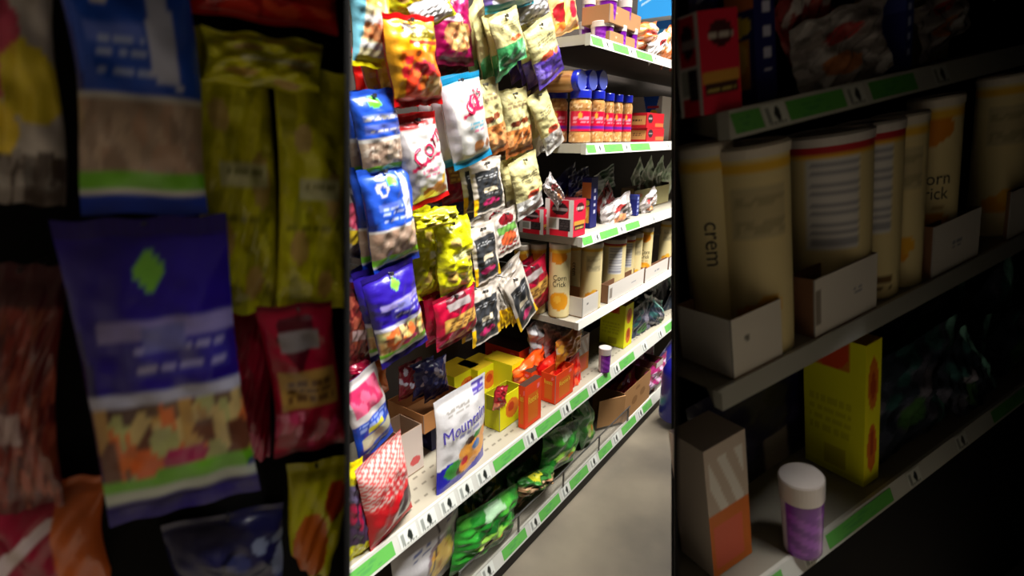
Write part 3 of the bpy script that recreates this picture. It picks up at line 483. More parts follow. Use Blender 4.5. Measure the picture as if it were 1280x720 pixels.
def shelf_goods(s):
    a = s.box
    # shelf under the jars: red boxes, navy box, wrappers
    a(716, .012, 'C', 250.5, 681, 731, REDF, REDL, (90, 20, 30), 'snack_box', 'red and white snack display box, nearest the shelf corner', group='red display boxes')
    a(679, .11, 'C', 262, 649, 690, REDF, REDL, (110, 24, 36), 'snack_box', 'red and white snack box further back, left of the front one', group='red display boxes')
    a(737, .05, 'C', 222, 726, 745, [('r', 0, 0, 1, 1, NAV), ('s', .45, .2, .75, .8, 0, 1, .14, (200, 200, 225))], [('r', 0, 0, 1, 1, NAV), ('r', 0, .6, 1, .9, (214, 120, 60)), ('e', .5, .5, .4, .06, (220, 190, 60)), ('r', .2, .1, .8, .42, (220, 150, 50)), ('e', .5, .3, .24, .1, (240, 190, 90))], NAV, 'cracker_box', 'tall navy box with orange cracker picture')
    a(795, .04, 'C', 244, 783, 798, [('r', 0, 0, 1, 1, (40, 50, 130)), ('s', .3, .2, .7, .9, 0, 1, .2, (170, 180, 220))], [('r', 0, 0, 1, 1, (34, 40, 120)), ('r', 0, .8, 1, 1, (60, 70, 150))], (40, 46, 130), 'cracker_box', 'short navy box between the clear wrappers')
    s.bag((702, 217), (708, 252), 40, .17, A_NAVY, 'navy crinkled bag behind the red box', seed=61, wr=2)
    s.bag((722, 214), (724, 250), 26, .14, A_NAVY, 'navy bag with peach print beside the tall navy box', seed=62, wr=2)
    s.bag((684, 222), (700, 256), 16, .06, A_WRAP, 'clear plastic wrapper standing in the red box', name='clear_wrapper', seed=63, m=M_CLEAR, wr=2)
    s.bag((755, 212), (757, 245), 26, .2, [('r', 0, 0, 1, 1, (60, 100, 66)), ('r', 0, 0, .3, 1, (180, 186, 180)), ('n', 0, 0, 1, 1, 8, .14, [(40, 80, 50), (90, 120, 90)])], 'dark green bag behind the clear wrappers', seed=64, wr=1.5)
    s.bag((752, 240), (762, 268), 26, .09, [('r', 0, 0, 1, 1, (170, 60, 60)), ('n', 0, 0, 1, 1, 20, .13, [(206, 190, 190), (150, 40, 44), (120, 30, 36), (226, 220, 220)])], 'reddish clear wrapper behind the lying one', name='clear_wrapper', seed=65, m=M_CLEAR, wr=2)  # pale blobs are film highlights put into the colour
    s.bag((768, 250), (772, 281), 40, .05, A_WRAP, 'clear wrapper of biscuits lying near the shelf edge', name='clear_wrapper', seed=66, m=M_CLEAR, wr=2, yaw=10, t=.05)
    s.bag((809, 243), (811, 264), 22, .05, A_WRAP, 'clear wrapper right of the short navy box', name='clear_wrapper', seed=67, m=M_CLEAR, wr=2)
    s.box(792, .10, 'C', 236, 775, 850, [('r', 0, 0, 1, 1, (178, 170, 120)), ('e', .1, .7, .12, .12, (190, 110, 70))], (150, 120, 80), (140, 110, 76), 'display_tray', 'beige display tray of pale green packets', cat='tray', kind='tray', fl=.9)
    for i, (T, B, w) in enumerate((((794, 210), (803, 238), 20), ((808, 206), (816, 240), 18), ((822, 205), (828, 238), 16), ((834, 208), (838, 238), 18))):
        s.bag(T, B, w, .17 - .01 * i, A_PGRN, ('leftmost', 'second', 'third', 'last')[i] + ' pale green packet in the beige tray', group='pale green packets', seed=70 + i, wr=1.6, t=.02)
    # canisters and their white trays
    W1 = (224, 218, 208)
    for px, y, yt, w, st, lb in ((652, .2, 309, 19, 'front', 'cream canister furthest left, behind the hanging pouches'), (671, .17, 308, 22, 'front', 'cream canister second from left behind the white tray'), (698, .09, 307, 27, 'front', 'cream canister with yellow ball and Corn Crick lettering in the first tray'), (716, .15, 306, 19, 'side', 'cream canister with sideways lettering, between two others'), (737, .035, 306, 27, 'label', 'cream canister with beige label panel at the front shelf corner'),
                                 (765, .06, 301, 29, 'facts', 'cream canister with white facts panel, left one'), (780, .07, 297, 22, 'facts', 'cream canister with white facts panel, right one'), (791, .05, 294, 18, 'label', 'cream canister with red rim between facts panel and bright one'), (804, .03, 287, 17, 'front', 'slim looking cream canister with big yellow balls near tray end'), (830, .05, 278, 17, 'label', 'cream canister in shade past the bright one'), (844, .04, 274, 14, 'label', 'cream canister at the far end of the trays')):
        s.can(px, y, 'D', yt, w, lb, st, lid=(226, 216, 200) if st != 'facts' else (216, 210, 206))
    a(728, .006, 'D', 373, 682, 747, [('r', 0, 0, 1, 1, W1), ('e', .3, .6, .05, .06, (120, 116, 110))], (214, 208, 200), (190, 170, 140), 'canister_tray', 'white cardboard tray at the shelf corner holding canisters', cat='tray', kind='tray', wall=(150, 116, 84), group='white canister trays')
    a(760, .006, 'D', 357, 750, 804, [('r', 0, 0, 1, 1, (228, 222, 214)), ('r', .02, .2, .1, .8, (150, 140, 130)), ('t', .6, .45, .75, .6, 2, (150, 150, 160))], (120, 84, 60), (150, 116, 84), 'canister_tray', 'white cardboard tray in the middle of the canister row', cat='tray', kind='tray', wall=(120, 84, 60), group='white canister trays')
    a(806, .006, 'D', 336, 802, 834, [('r', 0, 0, 1, 1, (226, 220, 212)), ('t', .4, .4, .6, .6, 2, (150, 150, 160))], (120, 84, 60), (150, 116, 84), 'canister_tray', 'white cardboard tray right of the middle one', cat='tray', kind='tray', wall=(120, 84, 60), group='white canister trays')
    a(836, .006, 'D', 322, 834, 862, [('r', 0, 0, 1, 1, (226, 220, 212))], (120, 84, 60), (150, 116, 84), 'canister_tray', 'white cardboard tray at the far right end', cat='tray', kind='tray', wall=(120, 84, 60), group='white canister trays')
    # perforated shelf, right half
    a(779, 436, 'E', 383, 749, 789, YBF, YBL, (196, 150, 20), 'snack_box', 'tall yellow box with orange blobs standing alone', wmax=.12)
    r = s.can(755, 465, 'E', 434, 15, 'small purple tub with white lid standing on the shelf edge', 'tub')
    for i, (T, B, w, y) in enumerate((((800, 380), (798, 424), 30, .07), ((818, 372), (808, 418), 24, .09), ((806, 352), (800, 392), 32, .2), ((824, 362), (830, 398), 30, .12), ((836, 340), (836, 380), 28, .2), ((838, 366), (842, 392), 24, .08), ((812, 386), (826, 408), 24, .05))):
        s.bag(T, B, w, y, A_TEALD, ('front left dark teal bag with pale stripe', 'dark teal bag leaning behind the front left one', 'dark teal bag high at the back left', 'dark teal bag in the middle of the pile', 'dark teal bag highest at the far right', 'dark teal bag lowest at the far right', 'small dark teal bag lying at the shelf edge')[i], group='pile of dark teal bags', seed=80 + i, wr=2.2, t=.05, m=M_FOIL)
    s.bag((735, 392), (740, 436), 50, .26, [('r', 0, 0, 1, 1, (30, 28, 66)), ('n', 0, 0, 1, 1, 12, .1, [(60, 56, 96), (18, 16, 40)]), ('r', .5, 0, .7, .4, (150, 140, 140))], 'dark navy bag in the gap left of the yellow box', seed=90)
    # tray of silver and orange wrappers in front of an upright brown flap
    a(720, 470, 'E', 425, 672, 735, [('r', 0, 0, 1, 1, (226, 120, 40)), ('r', 0, .5, 1, 1, (206, 190, 176)), ('s', .1, .5, .9, .9, 1, 1, .4, (240, 236, 230)), ('r', .1, .06, .8, .4, (238, 110, 80))], (214, 200, 186), (216, 204, 196), 'display_tray', 'white and orange carton of wrapped bars beside the purple tub', cat='tray')
    for i, (T, B, w, y) in enumerate((((672, 398), (676, 440), 30, .17), ((692, 396), (696, 438), 30, .14), ((713, 400), (715, 440), 28, .10))):
        s.bag(T, B, w, y, A_SILV, ('left', 'middle', 'right')[i] + ' crumpled silver wrapper under the canister shelf', name='silver_wrapper', group='silver wrappers', seed=92 + i, wr=2.4, m=M_CLEAR, t=.05)
    s.bag((710, 416), (711, 449), 32, .07, [('r', 0, 0, 1, 1, (226, 150, 50)), ('n', 0, 0, 1, 1, 12, .14, [(240, 180, 70), (210, 196, 180), (200, 110, 40)])], 'orange and clear wrapped pack in front of the silver wrappers', seed=96, wr=1.6, t=.04)
_can = canister
def canister(fr, px, Y, z, ytop, wpx, name, label, style='front', group=None, **k):
    if style != 'tub': return _can(fr, px, Y, z, ytop, wpx, name, label, style, group, **k)
    P = fr.spot(px, Y, z); dep = (fr.M @ (P - fr.C))[2]; r = wpx / 2 / FPX * dep; h = fr.solve(2, ytop, P, True)[2] - P[2]
    o = empty('snack_tub', fr.mat([1, 0, 0], [0, 1, 0], [0, 0, 1], P))
    MB().lathe([(r * .4, .001)] + [(r * (.9 + .1 * q), h * .74 * q) for q in np.linspace(0, 1, 20)], [('r', 0, 0, 1, 1, (112, 20, 150)), ('r', .3, 0, .45, 1, (216, 206, 216)), ('s', .5, .1, .9, .8, 1, 1, .3, (150, 60, 190))], 40).obj('tub_body', M_PLAST, o, None, True)
    MB().lathe([(r * 1.04, h * .74), (r * 1.05, h * .98), (r, h), (.0005, h)], None, 36, col=(206, 196, 190)).obj('lid', M_PLAST, o)
    return tag(o, label, 'tub')
shelf_goods(Sec(MAIN, ident, MAINZ, 1, ''))

# ------------------------------------------------------------------ goods only on the long run
S = Sec(MAIN, ident, MAINZ, 1, '')
# jars
def jar(px, Y, ytop, wpx, label, z=None, group='peanut jars', h=None):
    fr = MAIN; z = MAINZ['B'] if z is None else z; P = fr.spot(px, Y, z); dep = (fr.M @ (P - fr.C))[2]; r = wpx / 2 / FPX * dep
    if h is None: h = fr.solve(2, ytop, P, True)[2] - P[2]
    o = empty('peanut_jar', fr.mat([1, 0, 0], [0, 1, 0], [0, 0, 1], P)); hb = h * .84
    nuts = [('r', 0, 0, 1, 1, (196, 140, 80)), ('n', 0, 0, 1, 1, 500, .022, [(226, 180, 120), (160, 104, 54), (210, 160, 100), (240, 206, 160)])]
    prof = [(r * .5, .001), (r * .95, .002)] + [(r * (1 - (.04 if abs(q - .5) < .26 else 0)), hb * q) for q in np.linspace(.03, .92, 26)] + [(r * .85, hb * .98), (r * .84, hb)]
    MB().lathe(prof, nuts, 60, seed=int(px)).obj('jar_body', M_PLAST, o, None, True)
    va = math.atan2(fr.C[1] - P[1], fr.C[0] - P[0]) + math.pi
    MB().lathe([(r * .985, hb * q) for q in np.linspace(.27, .72, 14)], [('r', 0, 0, 1, 1, (214, 20, 60)), ('r', 0, .12, 1, .3, (110, 34, 150)), ('t', .4, .45, .65, .8, 3, (240, 150, 170)), ('e', .5, .8, .04, .14, (240, 170, 60)), ('r', .3, 0, .33, 1, (220, 190, 190))], 50, a0=va).obj('label_band', M_PLAST, o, None, True)
    MB().lathe([(r * .9, hb), (r * .96, hb + .002)] + [(r * .96, h * .985), (r * .9, h), (.0005, h)], [('r', 0, 0, 1, 1, (30, 44, 190)), ('s', 0, 0, 1, .9, 1, 0, .025, (24, 36, 160))], 80).obj('lid', M_PLAST, o)
    tag(o, label, 'jar', group); return o
for px, Y, yt, w, lb in ((693, .14, 113, 31, 'blue-lidded peanut jar behind the leaning cream pouches'), (724, .045, 113, 27, 'blue-lidded peanut jar nearest the viewer in the front row'), (744, .05, 114, 20, 'blue-lidded peanut jar second in the front row'), (757.5, .055, 117, 16, 'blue-lidded peanut jar third in the front row'), (769, .06, 118.5, 14.5, 'blue-lidded peanut jar fourth in the front row'), (781, .06, 119.5, 14, 'blue-lidded peanut jar last in the row, beside red boxes')):
    jar(px, Y, yt, w, lb)
for i, (px, Y) in enumerate(((718, .05), (731.5, .05), (744, .05))):    # three jars lying on top, lids towards the viewer
    P = MAIN.spot(px, Y, MAINZ['B']); P = MAIN.solve(2, 101, P, True); r = .031
    o = empty('peanut_jar', Matrix.Translation(P.tolist()) @ Matrix.Rotation(math.radians(90), 4, 'X'))
    MB().lathe([(r * .5, -.1), (r * .98, -.098), (r, -.09), (r, -.012), (r * .86, 0)], [('r', 0, 0, 1, 1, (196, 140, 80)), ('n', 0, 0, 1, 1, 200, .03, [(226, 180, 120), (160, 104, 54)])], 40).obj('jar_body', M_PLAST, o, None, True)
    MB().lathe([(r * .98, -.001), (r * 1.0, .016), (r * .92, .02), (r * .9, .019), (.0005, .019)], None, 60, col=(36, 50, 196)).obj('lid', M_PLAST, o)
    MB().lathe([(r * .88, .0196), (.0005, .0196)], None, 40, col=(92, 108, 214)).obj('lid_disc', M_PLAST, o)
    tag(o, 'peanut jar lying on the row, its blue lid facing out, %s of three' % ('leftmost', 'middle', 'rightmost')[i], 'jar', 'peanut jars lying down')
RB = [('r', 0, 0, 1, 1, (196, 20, 36)), ('e', .2, .6, .14, .3, (50, 30, 36)), ('r', .1, .54, .3, .66, (160, 150, 150)), ('r', .5, .1, 1, .35, (206, 110, 60))]
RL = [('r', 0, 0, 1, 1, (176, 18, 30)), ('r', .05, .2, .95, .8, (200, 140, 80)), ('t', .15, .45, .7, .6, 1, (80, 40, 24))]
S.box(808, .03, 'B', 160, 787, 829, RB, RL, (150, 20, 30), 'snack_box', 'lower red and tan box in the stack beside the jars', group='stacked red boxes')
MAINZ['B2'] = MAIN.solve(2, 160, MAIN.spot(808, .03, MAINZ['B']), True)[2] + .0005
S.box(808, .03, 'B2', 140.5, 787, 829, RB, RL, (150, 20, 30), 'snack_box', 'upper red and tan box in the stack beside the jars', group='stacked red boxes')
S.box(824, .16, 'B', 120, 786, 838, [('r', 0, 0, 1, 1, (214, 206, 200)), ('r', .8, 0, 1, 1, (150, 90, 70))], [('r', 0, 0, 1, 1, (190, 182, 180)), ('q', [(.55, .55), (.75, .5), (.9, 1), (.4, 1)], (30, 80, 180)), ('e', .75, .55, .14, .16, (240, 180, 40)), ('r', .55, .74, .9, .78, (200, 40, 50))], (170, 160, 156), 'snack_box', 'white carton with blue and yellow print behind the red boxes')
# top shelf
CBF = [('r', 0, 0, 1, 1, (172, 128, 88)), ('e', .2, .6, .03, .06, (220, 190, 160))]
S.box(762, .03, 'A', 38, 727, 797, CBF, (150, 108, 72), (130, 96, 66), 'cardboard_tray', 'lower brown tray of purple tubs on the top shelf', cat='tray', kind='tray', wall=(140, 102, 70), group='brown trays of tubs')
for i, (px, y, w) in enumerate(((733, .16, 20), (752, .07, 28), (775, .045, 14), (789, .045, 13))):
    P = MAIN.spot(px, y, MAINZ['A'] + .003); q = MAIN.solve(2, 28.5 + 4 * (i > 1) + 1, P, True)[2]
    k = canister(MAIN, px, y, MAINZ['A'] + .003, (28, 28, 33, 37)[i], w, '', 'purple tub in the lower brown tray, %s' % ('at the back left', 'large front one', 'third along', 'furthest right')[i], 'tub'); k['group'] = 'purple tubs'
P = MAIN.spot(762, .03, MAINZ['A']); MAINZ['A2'] = MAIN.solve(2, 28, P, True)[2]
S.box(762, .03, 'A2', 4, 727, 800, CBF, (158, 114, 78), (130, 96, 66), 'cardboard_tray', 'upper brown tray resting on the purple tubs', cat='tray', kind='tray', wall=(140, 102, 70), group='brown trays of tubs')
for i, (px, y, w) in enumerate(((735, .15, 16), (757, .06, 26), (780, .05, 16))):
    k = canister(MAIN, px, y, MAINZ['A2'] + .003, (-4, -6, 1)[i], w, '', 'purple tub poking out of the upper brown tray, %s' % ('at the back left', 'in the middle', 'furthest right')[i], 'tub'); k['group'] = 'purple tubs'
BL = [('r', 0, 0, 1, 1, (44, 150, 226)), ('q', [(.05, .5), (.5, .75), (.5, .85), (.05, .6)], (190, 220, 240)), ('q', [(.1, .35), (.5, .55), (.5, .62), (.1, .42)], (160, 206, 240)), ('s', .1, .62, .5, .95, .5, 1, .12, (120, 196, 240))]
S.box(838, .18, 'A', 24, 806, 862, [('r', 0, 0, 1, 1, (40, 140, 220))], [('r', 0, 0, 1, 1, (60, 160, 230)), ('r', 0, .85, 1, 1, (20, 90, 170))], (30, 120, 200), 'blue_carton', 'lower bright blue carton on the top shelf', group='bright blue cartons')
MAINZ['A3'] = MAIN.solve(2, 24, MAIN.spot(838, .18, MAINZ['A']), True)[2] + .0005
S.box(838, .17, 'A3', -28, 796, 862, BL, BL, (30, 120, 200), 'blue_carton', 'upper bright blue carton with white stripes', group='bright blue cartons')
A_NET = [('r', 0, 0, 1, 1, (226, 130, 70)), ('n', 0, 0, 1, 1, 30, .13, [(240, 170, 110), (206, 50, 36), (230, 196, 170), (214, 110, 40)])]
for i, (T, B, w, y) in enumerate((((808, 28), (808, 60), 26, .05), ((820, 46), (822, 71), 24, .03), ((833, 36), (836, 76), 22, .05), ((846, 40), (848, 80), 22, .05))):
    S.bag(T, B, w, y, A_NET if i != 1 else A_WRAP, ('orange and red snack bag beside the brown trays', 'clear white wrapper between the orange bags', 'orange and red snack bag under the blue cartons', 'orange and red snack bag cut by the rack')[i], seed=100 + i, wr=1.8, t=.05, m=M_FOIL)
# perforated shelf, left half
YBX = [('r', 0, 0, 1, 1, (226, 222, 16)), ('e', .5, .5, .3, .3, (220, 120, 30)), ('e', .5, .55, .14, .14, (190, 60, 20))]
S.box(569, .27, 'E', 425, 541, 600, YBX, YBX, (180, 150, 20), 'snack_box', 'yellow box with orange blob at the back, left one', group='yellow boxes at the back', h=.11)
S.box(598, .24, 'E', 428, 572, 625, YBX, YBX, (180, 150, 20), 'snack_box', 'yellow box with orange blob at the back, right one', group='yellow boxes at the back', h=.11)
RS = [('r', 0, 0, 1, 1, (238, 70, 14)), ('r', .2, .1, .8, .75, (220, 110, 14)), ('e', .8, .85, .08, .06, (250, 120, 130))]
def rs(xc, y, yt, xl, xr, lb, h=None, kind='box'):
    o = S.box(xc, y, 'E', yt, xl, xr, RS, RS, (60, 36, 26), 'candy_box', lb, group='orange peanut butter candy boxes', h=h, kind=kind, wall=(206, 60, 16), texts=[("Reese's", 'front', .5, .62, .6, .16, (245, 214, 60), 0), ("Reese's", 'left', .5, .72, .55, .16, (245, 214, 60), 0)]); return o
rs(649, .20, 418, 607, 668, 'orange candy box at the back under the black pouches', h=.125)
rs(664, .10, 450, 636, 676, 'orange candy box second from back', h=.1)
rs(656, 537, 484, 648, 676, 'orange candy box in front beside the yellow cartons')
rs(694, 506, 470, 676, 716, 'orange candy box in front holding the shiny red bag', kind='tray')
S.bag((693, 438), (697, 486), 48, .10, A_REDG, 'shiny red-orange bag bulging out of the orange box', seed=110, wr=2.4, t=.08, m=M_FOIL)
S.bag((714, 448), (716, 498), 22, .05, A_REDG, 'slim red-orange bag right of the bulging one', seed=111, wr=1.5, t=.03)
S.bag((660, 446), (664, 474), 44, .15, [('r', 0, 0, 1, 1, (240, 84, 20)), ('n', 0, 0, 1, 1, 10, .12, [(250, 120, 50), (206, 60, 30)])], 'orange crinkled pack lying between the candy boxes', seed=112, wr=2, t=.05)
YB2 = [('r', 0, 0, 1, 1, (236, 228, 14)), ('e', .55, .5, .3, .3, (224, 120, 30)), ('e', .5, .55, .14, .14, (190, 60, 20))]
S.box(625, 540, 'E', 496, 606, 652, YB2, [('r', 0, 0, 1, 1, (206, 206, 18)), ('r', .1, .55, .6, 1, (150, 150, 20))], (120, 110, 20), 'snack_box', 'open yellow carton standing right of the white trail mix bag', kind='tray', wall=(206, 200, 30), group='yellow cartons in front', h=.11)
S.box(640, .16, 'E', 478, 606, 655, YB2, [('r', 0, 0, 1, 1, (216, 210, 18))], (180, 150, 20), 'snack_box', 'yellow carton behind the open yellow one', group='yellow cartons in front', h=.12)
S.bag((628, 482), (622, 512), 14, .07, [('r', 0, 0, 1, 1, (150, 30, 40)), ('r', 0, 0, 1, .3, (206, 120, 90))], 'small dark red packet in the open yellow carton', seed=113, t=.02)
# brown tray with blue and red packs
S.box(533, .12, 'E', 487, 489, 584, [('r', 0, 0, 1, 1, (176, 122, 72)), ('e', .5, .5, .02, .02, (100, 70, 40))], [('r', 0, 0, 1, 1, (180, 124, 74)), ('e', .6, .5, .2, .1, (130, 86, 50))], (150, 100, 60), 'display_tray', 'brown cardboard tray of dark blue and red packs', cat='tray', kind='tray', wall=(160, 108, 64), h=.055, dmax=.2)
MAINZ['E2'] = MAINZ['E'] + .12
for o in [q for q in bpy.data.objects if q.get('label', '').startswith('brown cardboard tray of dark blue')]: o.location.z += .10
S.box(540, .16, 'E', 520, 492, 580, [('r', 0, 0, 1, 1, (26, 26, 74)), ('n', 0, 0, 1, 1, 20, .09, [(60, 60, 120), (16, 16, 40), (190, 150, 90)])], [('r', 0, 0, 1, 1, (22, 22, 70)), ('n', 0, 0, 1, 1, 20, .09, [(60, 60, 120), (16, 16, 40)])], (30, 30, 60), 'navy_carton', 'navy carton carrying the brown tray', h=.098, dmax=.2)
for i, (T, B, w, c) in enumerate((((512, 452), (514, 494), 30, (120, 16, 40)), ((528, 450), (530, 494), 30, (30, 36, 96)), ((542, 450), (545, 496), 32, (36, 44, 110)))):
    S.bag(T, B, w, .2 - .01 * i, [('r', 0, 0, 1, 1, c), ('n', 0, .3, 1, 1, 8, .1, [tuple(min(255, q + 60) for q in c), (190, 190, 210)])], ('dark red pack at the left of the brown tray', 'dark blue pack in the middle of the brown tray', 'dark blue pack at the right of the brown tray')[i], group='packs in the brown tray', seed=115 + i, t=.03, m=M_FOIL)
# the big white bag
S.bag((576, 483), (577, 610), 62, .03, A_MOUNT, 'large white and blue Mountain trail mix bag with colourful candy picture', seed=120, wr=.6, t=.035, yaw=-5, nu=50, nv=70, texts=[('Mountain', .5, .67, .86, .115, (84, 70, 180), 4)])
# left edge goods
S.bag((446, 470), (472, 560), 54, .06, [('r', 0, 0, 1, 1, (30, 70, 180)), ('r', 0, .5, 1, 1, (206, 200, 200)), ('r', .1, .58, .9, .9, (206, 50, 100)), ('n', .1, .58, .9, .9, 8, .1, [(230, 100, 140)]), ('r', .1, .16, .95, .3, (190, 190, 160)), ('r', .3, .34, .7, .4, (206, 200, 60)), ('t', .1, .4, .9, .5, 2, (140, 160, 220))], 'blue and white bag with pink panel at the left edge', seed=121, wr=.8, yaw=-10)
S.bag((470, 448), (474, 494), 24, .12, [('r', 0, 0, 1, 1, (206, 100, 30)), ('n', 0, 0, 1, 1, 8, .12, [(226, 130, 60), (170, 70, 20)])], 'orange bag behind the blue and white one', seed=122)
S.bag((446, 452), (450, 478), 34, .09, [('r', 0, 0, 1, 1, (150, 14, 50)), ('n', 0, 0, 1, 1, 8, .12, [(190, 40, 90), (100, 6, 30)])], 'maroon bag end above the blue and white bag', seed=123)
S.box(505, 600, 'E', 505, 478, 530, [('r', 0, 0, 1, 1, (214, 200, 190)), ('e', .6, .25, .25, .1, (206, 90, 90))], [('r', 0, 0, 1, 1, (150, 110, 90))], (150, 120, 96), 'open_carton', 'open pale carton with upright flaps behind the red pack', cat='carton', kind='tray', wall=(176, 146, 120), h=.13)
S.bag((474, 560), (490, 662), 62, .015, [('r', 0, 0, 1, 1, (206, 20, 34)), ('r', 0, .5, 1, 1, (222, 196, 190)), ('s', 0, .45, 1, 1, 1, 2.4, .12, (220, 70, 70)), ('q', [(.5, .14), (.95, .2), (.95, .46), (.5, .4)], (70, 50, 56)), ('r', .55, .12, .95, .2, (176, 166, 170)), ('t', .2, .55, .9, .75, 3, (206, 50, 60))], 'red and white striped pack at the front of the perforated shelf', seed=124, wr=.8, t=.06, yaw=-10)
S.bag((455, 570), (448, 700), 36, .02, [('r', 0, 0, 1, 1, (60, 40, 70)), ('n', 0, 0, 1, 1, 14, .1, [(150, 20, 60), (40, 30, 60), (90, 80, 110)]), ('r', 0, 0, 1, .2, YEL), ('r', 0, .8, .5, 1, YEL)], 'dark bag with yellow end lying at the left shelf corner', seed=125, wr=1.6, t=.05)
# bottom shelf
GB = 'green bag of dried beans, '
for i, (T, B, w, y, art, lb) in enumerate((((612, 625), (604, 692), 72, .03, A_GREEN, GB + 'lowest and nearest'), ((586, 618), (584, 668), 30, .1, A_BEAN, 'clear bag of beans left of the nearest green bag'), ((654, 578), (652, 628), 40, .09, A_BEAN, 'clear bag of beans between the two large green bags'), ((620, 586), (616, 636), 44, .14, A_BEAN, 'clear bag of beans behind the nearest green bag'),
                                           ((703, 532), (695, 586), 42, .05, A_GREEN, GB + 'in the middle of the shelf'), ((722, 500), (736, 554), 24, .06, A_GREEN, GB + 'slim, beside the brown carton'), ((684, 560), (678, 600), 34, .12, A_BEAN, 'clear bag of beans behind the middle green bag'), ((672, 588), (668, 612), 40, .03, A_BEAN, 'clear bag of beans lying by the wire fence'), ((560, 650), (556, 700), 30, .16, A_BEAN, 'clear bag of beans behind the white bag'), ((706, 500), (704, 540), 26, .16, A_GREEN, GB + 'at the back near the brown carton'))):
    S.bag(T, B, w, y, art, lb, name='bean_bag', group='bags of beans', seed=130 + i, wr=2.2, t=.07, m=M_FOIL)
S.bag((534, 640), (533, 740), 84, .035, [('r', 0, 0, 1, 1, (206, 204, 208)), ('e', .62, .42, .24, .26, (140, 120, 130)), ('e', .62, .4, .2, .22, (226, 190, 90)), ('n', .45, .2, .8, .55, 10, .07, [(236, 206, 110), (206, 150, 60)]), ('t', .2, .62, .45, .76, 2, (90, 100, 150)), ('t', .7, .76, .95, .86, 3, (120, 120, 160)), ('q', [(.38, 0), (.41, 0), (.6, .85), (.58, .86)], (60, 50, 60))], 'white bag with golden cereal picture on the bottom shelf', seed=145, wr=.8, t=.05, yaw=-8)
KB = [('r', 0, 0, 1, 1, (178, 132, 84)), ('e', .4, .45, .1, .13, (146, 104, 62)), ('e', .7, .5, .1, .13, (146, 104, 62)), ('e', .5, .8, .08, .06, (146, 104, 62))]
CT = S.box(778, 541, 'F', 492, 740, 811, KB, (150, 106, 64), (96, 62, 40), 'cardboard_carton', 'open brown carton of red packets on the bottom shelf', cat='carton', kind='tray', wall=(128, 88, 56))
e = MB().box(-.13, 0, .0, 0, .004, .13, (196, 148, 98)).obj('folded_flap', M_CARD, CT[0], None); e.location = (0, -.001, .012); e.rotation_euler = (math.radians(4), 0, math.radians(-30))
for i, (T, B, w, y) in enumerate((((782, 470), (783, 500), 24, .08), ((796, 466), (797, 492), 22, .08), ((770, 474), (772, 500), 18, .12))):
    S.bag(T, B, w, y, [('r', 0, 0, 1, 1, (176, 20, 44)), ('n', 0, 0, 1, 1, 10, .13, [(220, 40, 60), (120, 10, 30), (226, 170, 60)])], ('front left', 'front right', 'back')[i] + ' red packet in the open brown carton', group='red packets', seed=150 + i, wr=2, t=.03, m=M_FOIL)
S.box(818, 500, 'F', 445, 792, 826, [('r', 0, 0, 1, 1, (214, 206, 200))], (150, 100, 80), (110, 70, 50), 'open_carton', 'pale open carton behind the pink striped bags', cat='carton', kind='tray', wall=(110, 72, 52), h=.15, wmax=.25)
for i, (T, B, w, y) in enumerate((((820, 452), (818, 484), 26, .02), ((806, 440), (804, 466), 22, .1))):
    S.bag(T, B, w, y, [('r', 0, 0, 1, 1, (150, 30, 96)), ('s', 0, .2, 1, .8, 1, .5, .3, (206, 170, 200)), ('r', 0, 0, 1, .25, (150, 140, 146))], ('pink and white striped bag near the shelf end', 'smaller pink striped bag further back')[i], seed=155 + i, wr=1.6, t=.04)
S.bag((836, 428), (836, 470), 26, .04, [('r', 0, 0, 1, 1, (36, 36, 140)), ('n', 0, 0, 1, 1, 8, .1, [(200, 200, 230), (24, 24, 100)])], 'dark blue bag at the far end of the bottom shelf', seed=158, t=.05)
# blue jug on the floor past the shelving
P = MAIN.fr if False else None
r_ = MAIN.ray(843, 530); t_ = (-.035 - MAIN.C[2]) / r_[2]; P = MAIN.C + r_ * t_
o = empty('detergent_jug', Matrix.Translation((P[0], P[1], 0))); rr = .075
MB().lathe([(.01, 0), (rr * .9, .001), (rr, .012), (rr, .2), (rr * .96, .24), (rr * .7, .28), (rr * .4, .3), (.001, .3)], [('r', 0, 0, 1, 1, (34, 34, 150)), ('e', .5, .35, .09, .14, (206, 206, 226)), ('e', .5, .35, .06, .09, (34, 34, 150))], 60, a0=math.atan2(MAIN.C[1] - P[1], MAIN.C[0] - P[0]) + math.pi + .6).obj('jug_body', M_PLAST, o, None, True)
MB().lathe([(rr * .42, .296), (rr * .42, .34), (.001, .342)], None, 30, col=(24, 24, 110)).obj('cap', M_PLAST, o); tag(o, 'dark blue jug with white ring emblem standing on the floor', 'jug')

# ------------------------------------------------------------------ two racks added at the sides with unseen roofs and panels to darken them
def board(name, pts, th, m, parent=None):               # flat board through 4 world points, thickness along th
    p = np.array(pts, float); q = p + np.array(th, float)
    me = bpy.data.meshes.new(name); me.from_pydata([tuple(v) for v in np.r_[p, q]], [], [(0, 1, 2, 3), (7, 6, 5, 4), (0, 4, 5, 1), (1, 5, 6, 2), (2, 6, 7, 3), (3, 7, 4, 0)]); me.update()
    return link(name, me, m, parent)
def dep_on(fr, px, Y): P = fr.on_y(px, 360, Y); return (fr.M @ (P - fr.C))[2]
sS = .375; sP = .62
zC, zD, zE = (SIDE.on_y(1060, q, 0)[2] for q in (136, 424, 662)); LS = .032
SZ = dict(C=zC + LS, D=zD + LS * .8, E=zE + LS)
RK = empty('added_side_rack', Matrix.Identity(4)); tag(RK, 'added display rack close on the right, roofed to stay dark, carrying cream canisters', 'rack')  # rack added to fill the dim right side
YB = .25; dB = dep_on(SIDE, 842, YB)
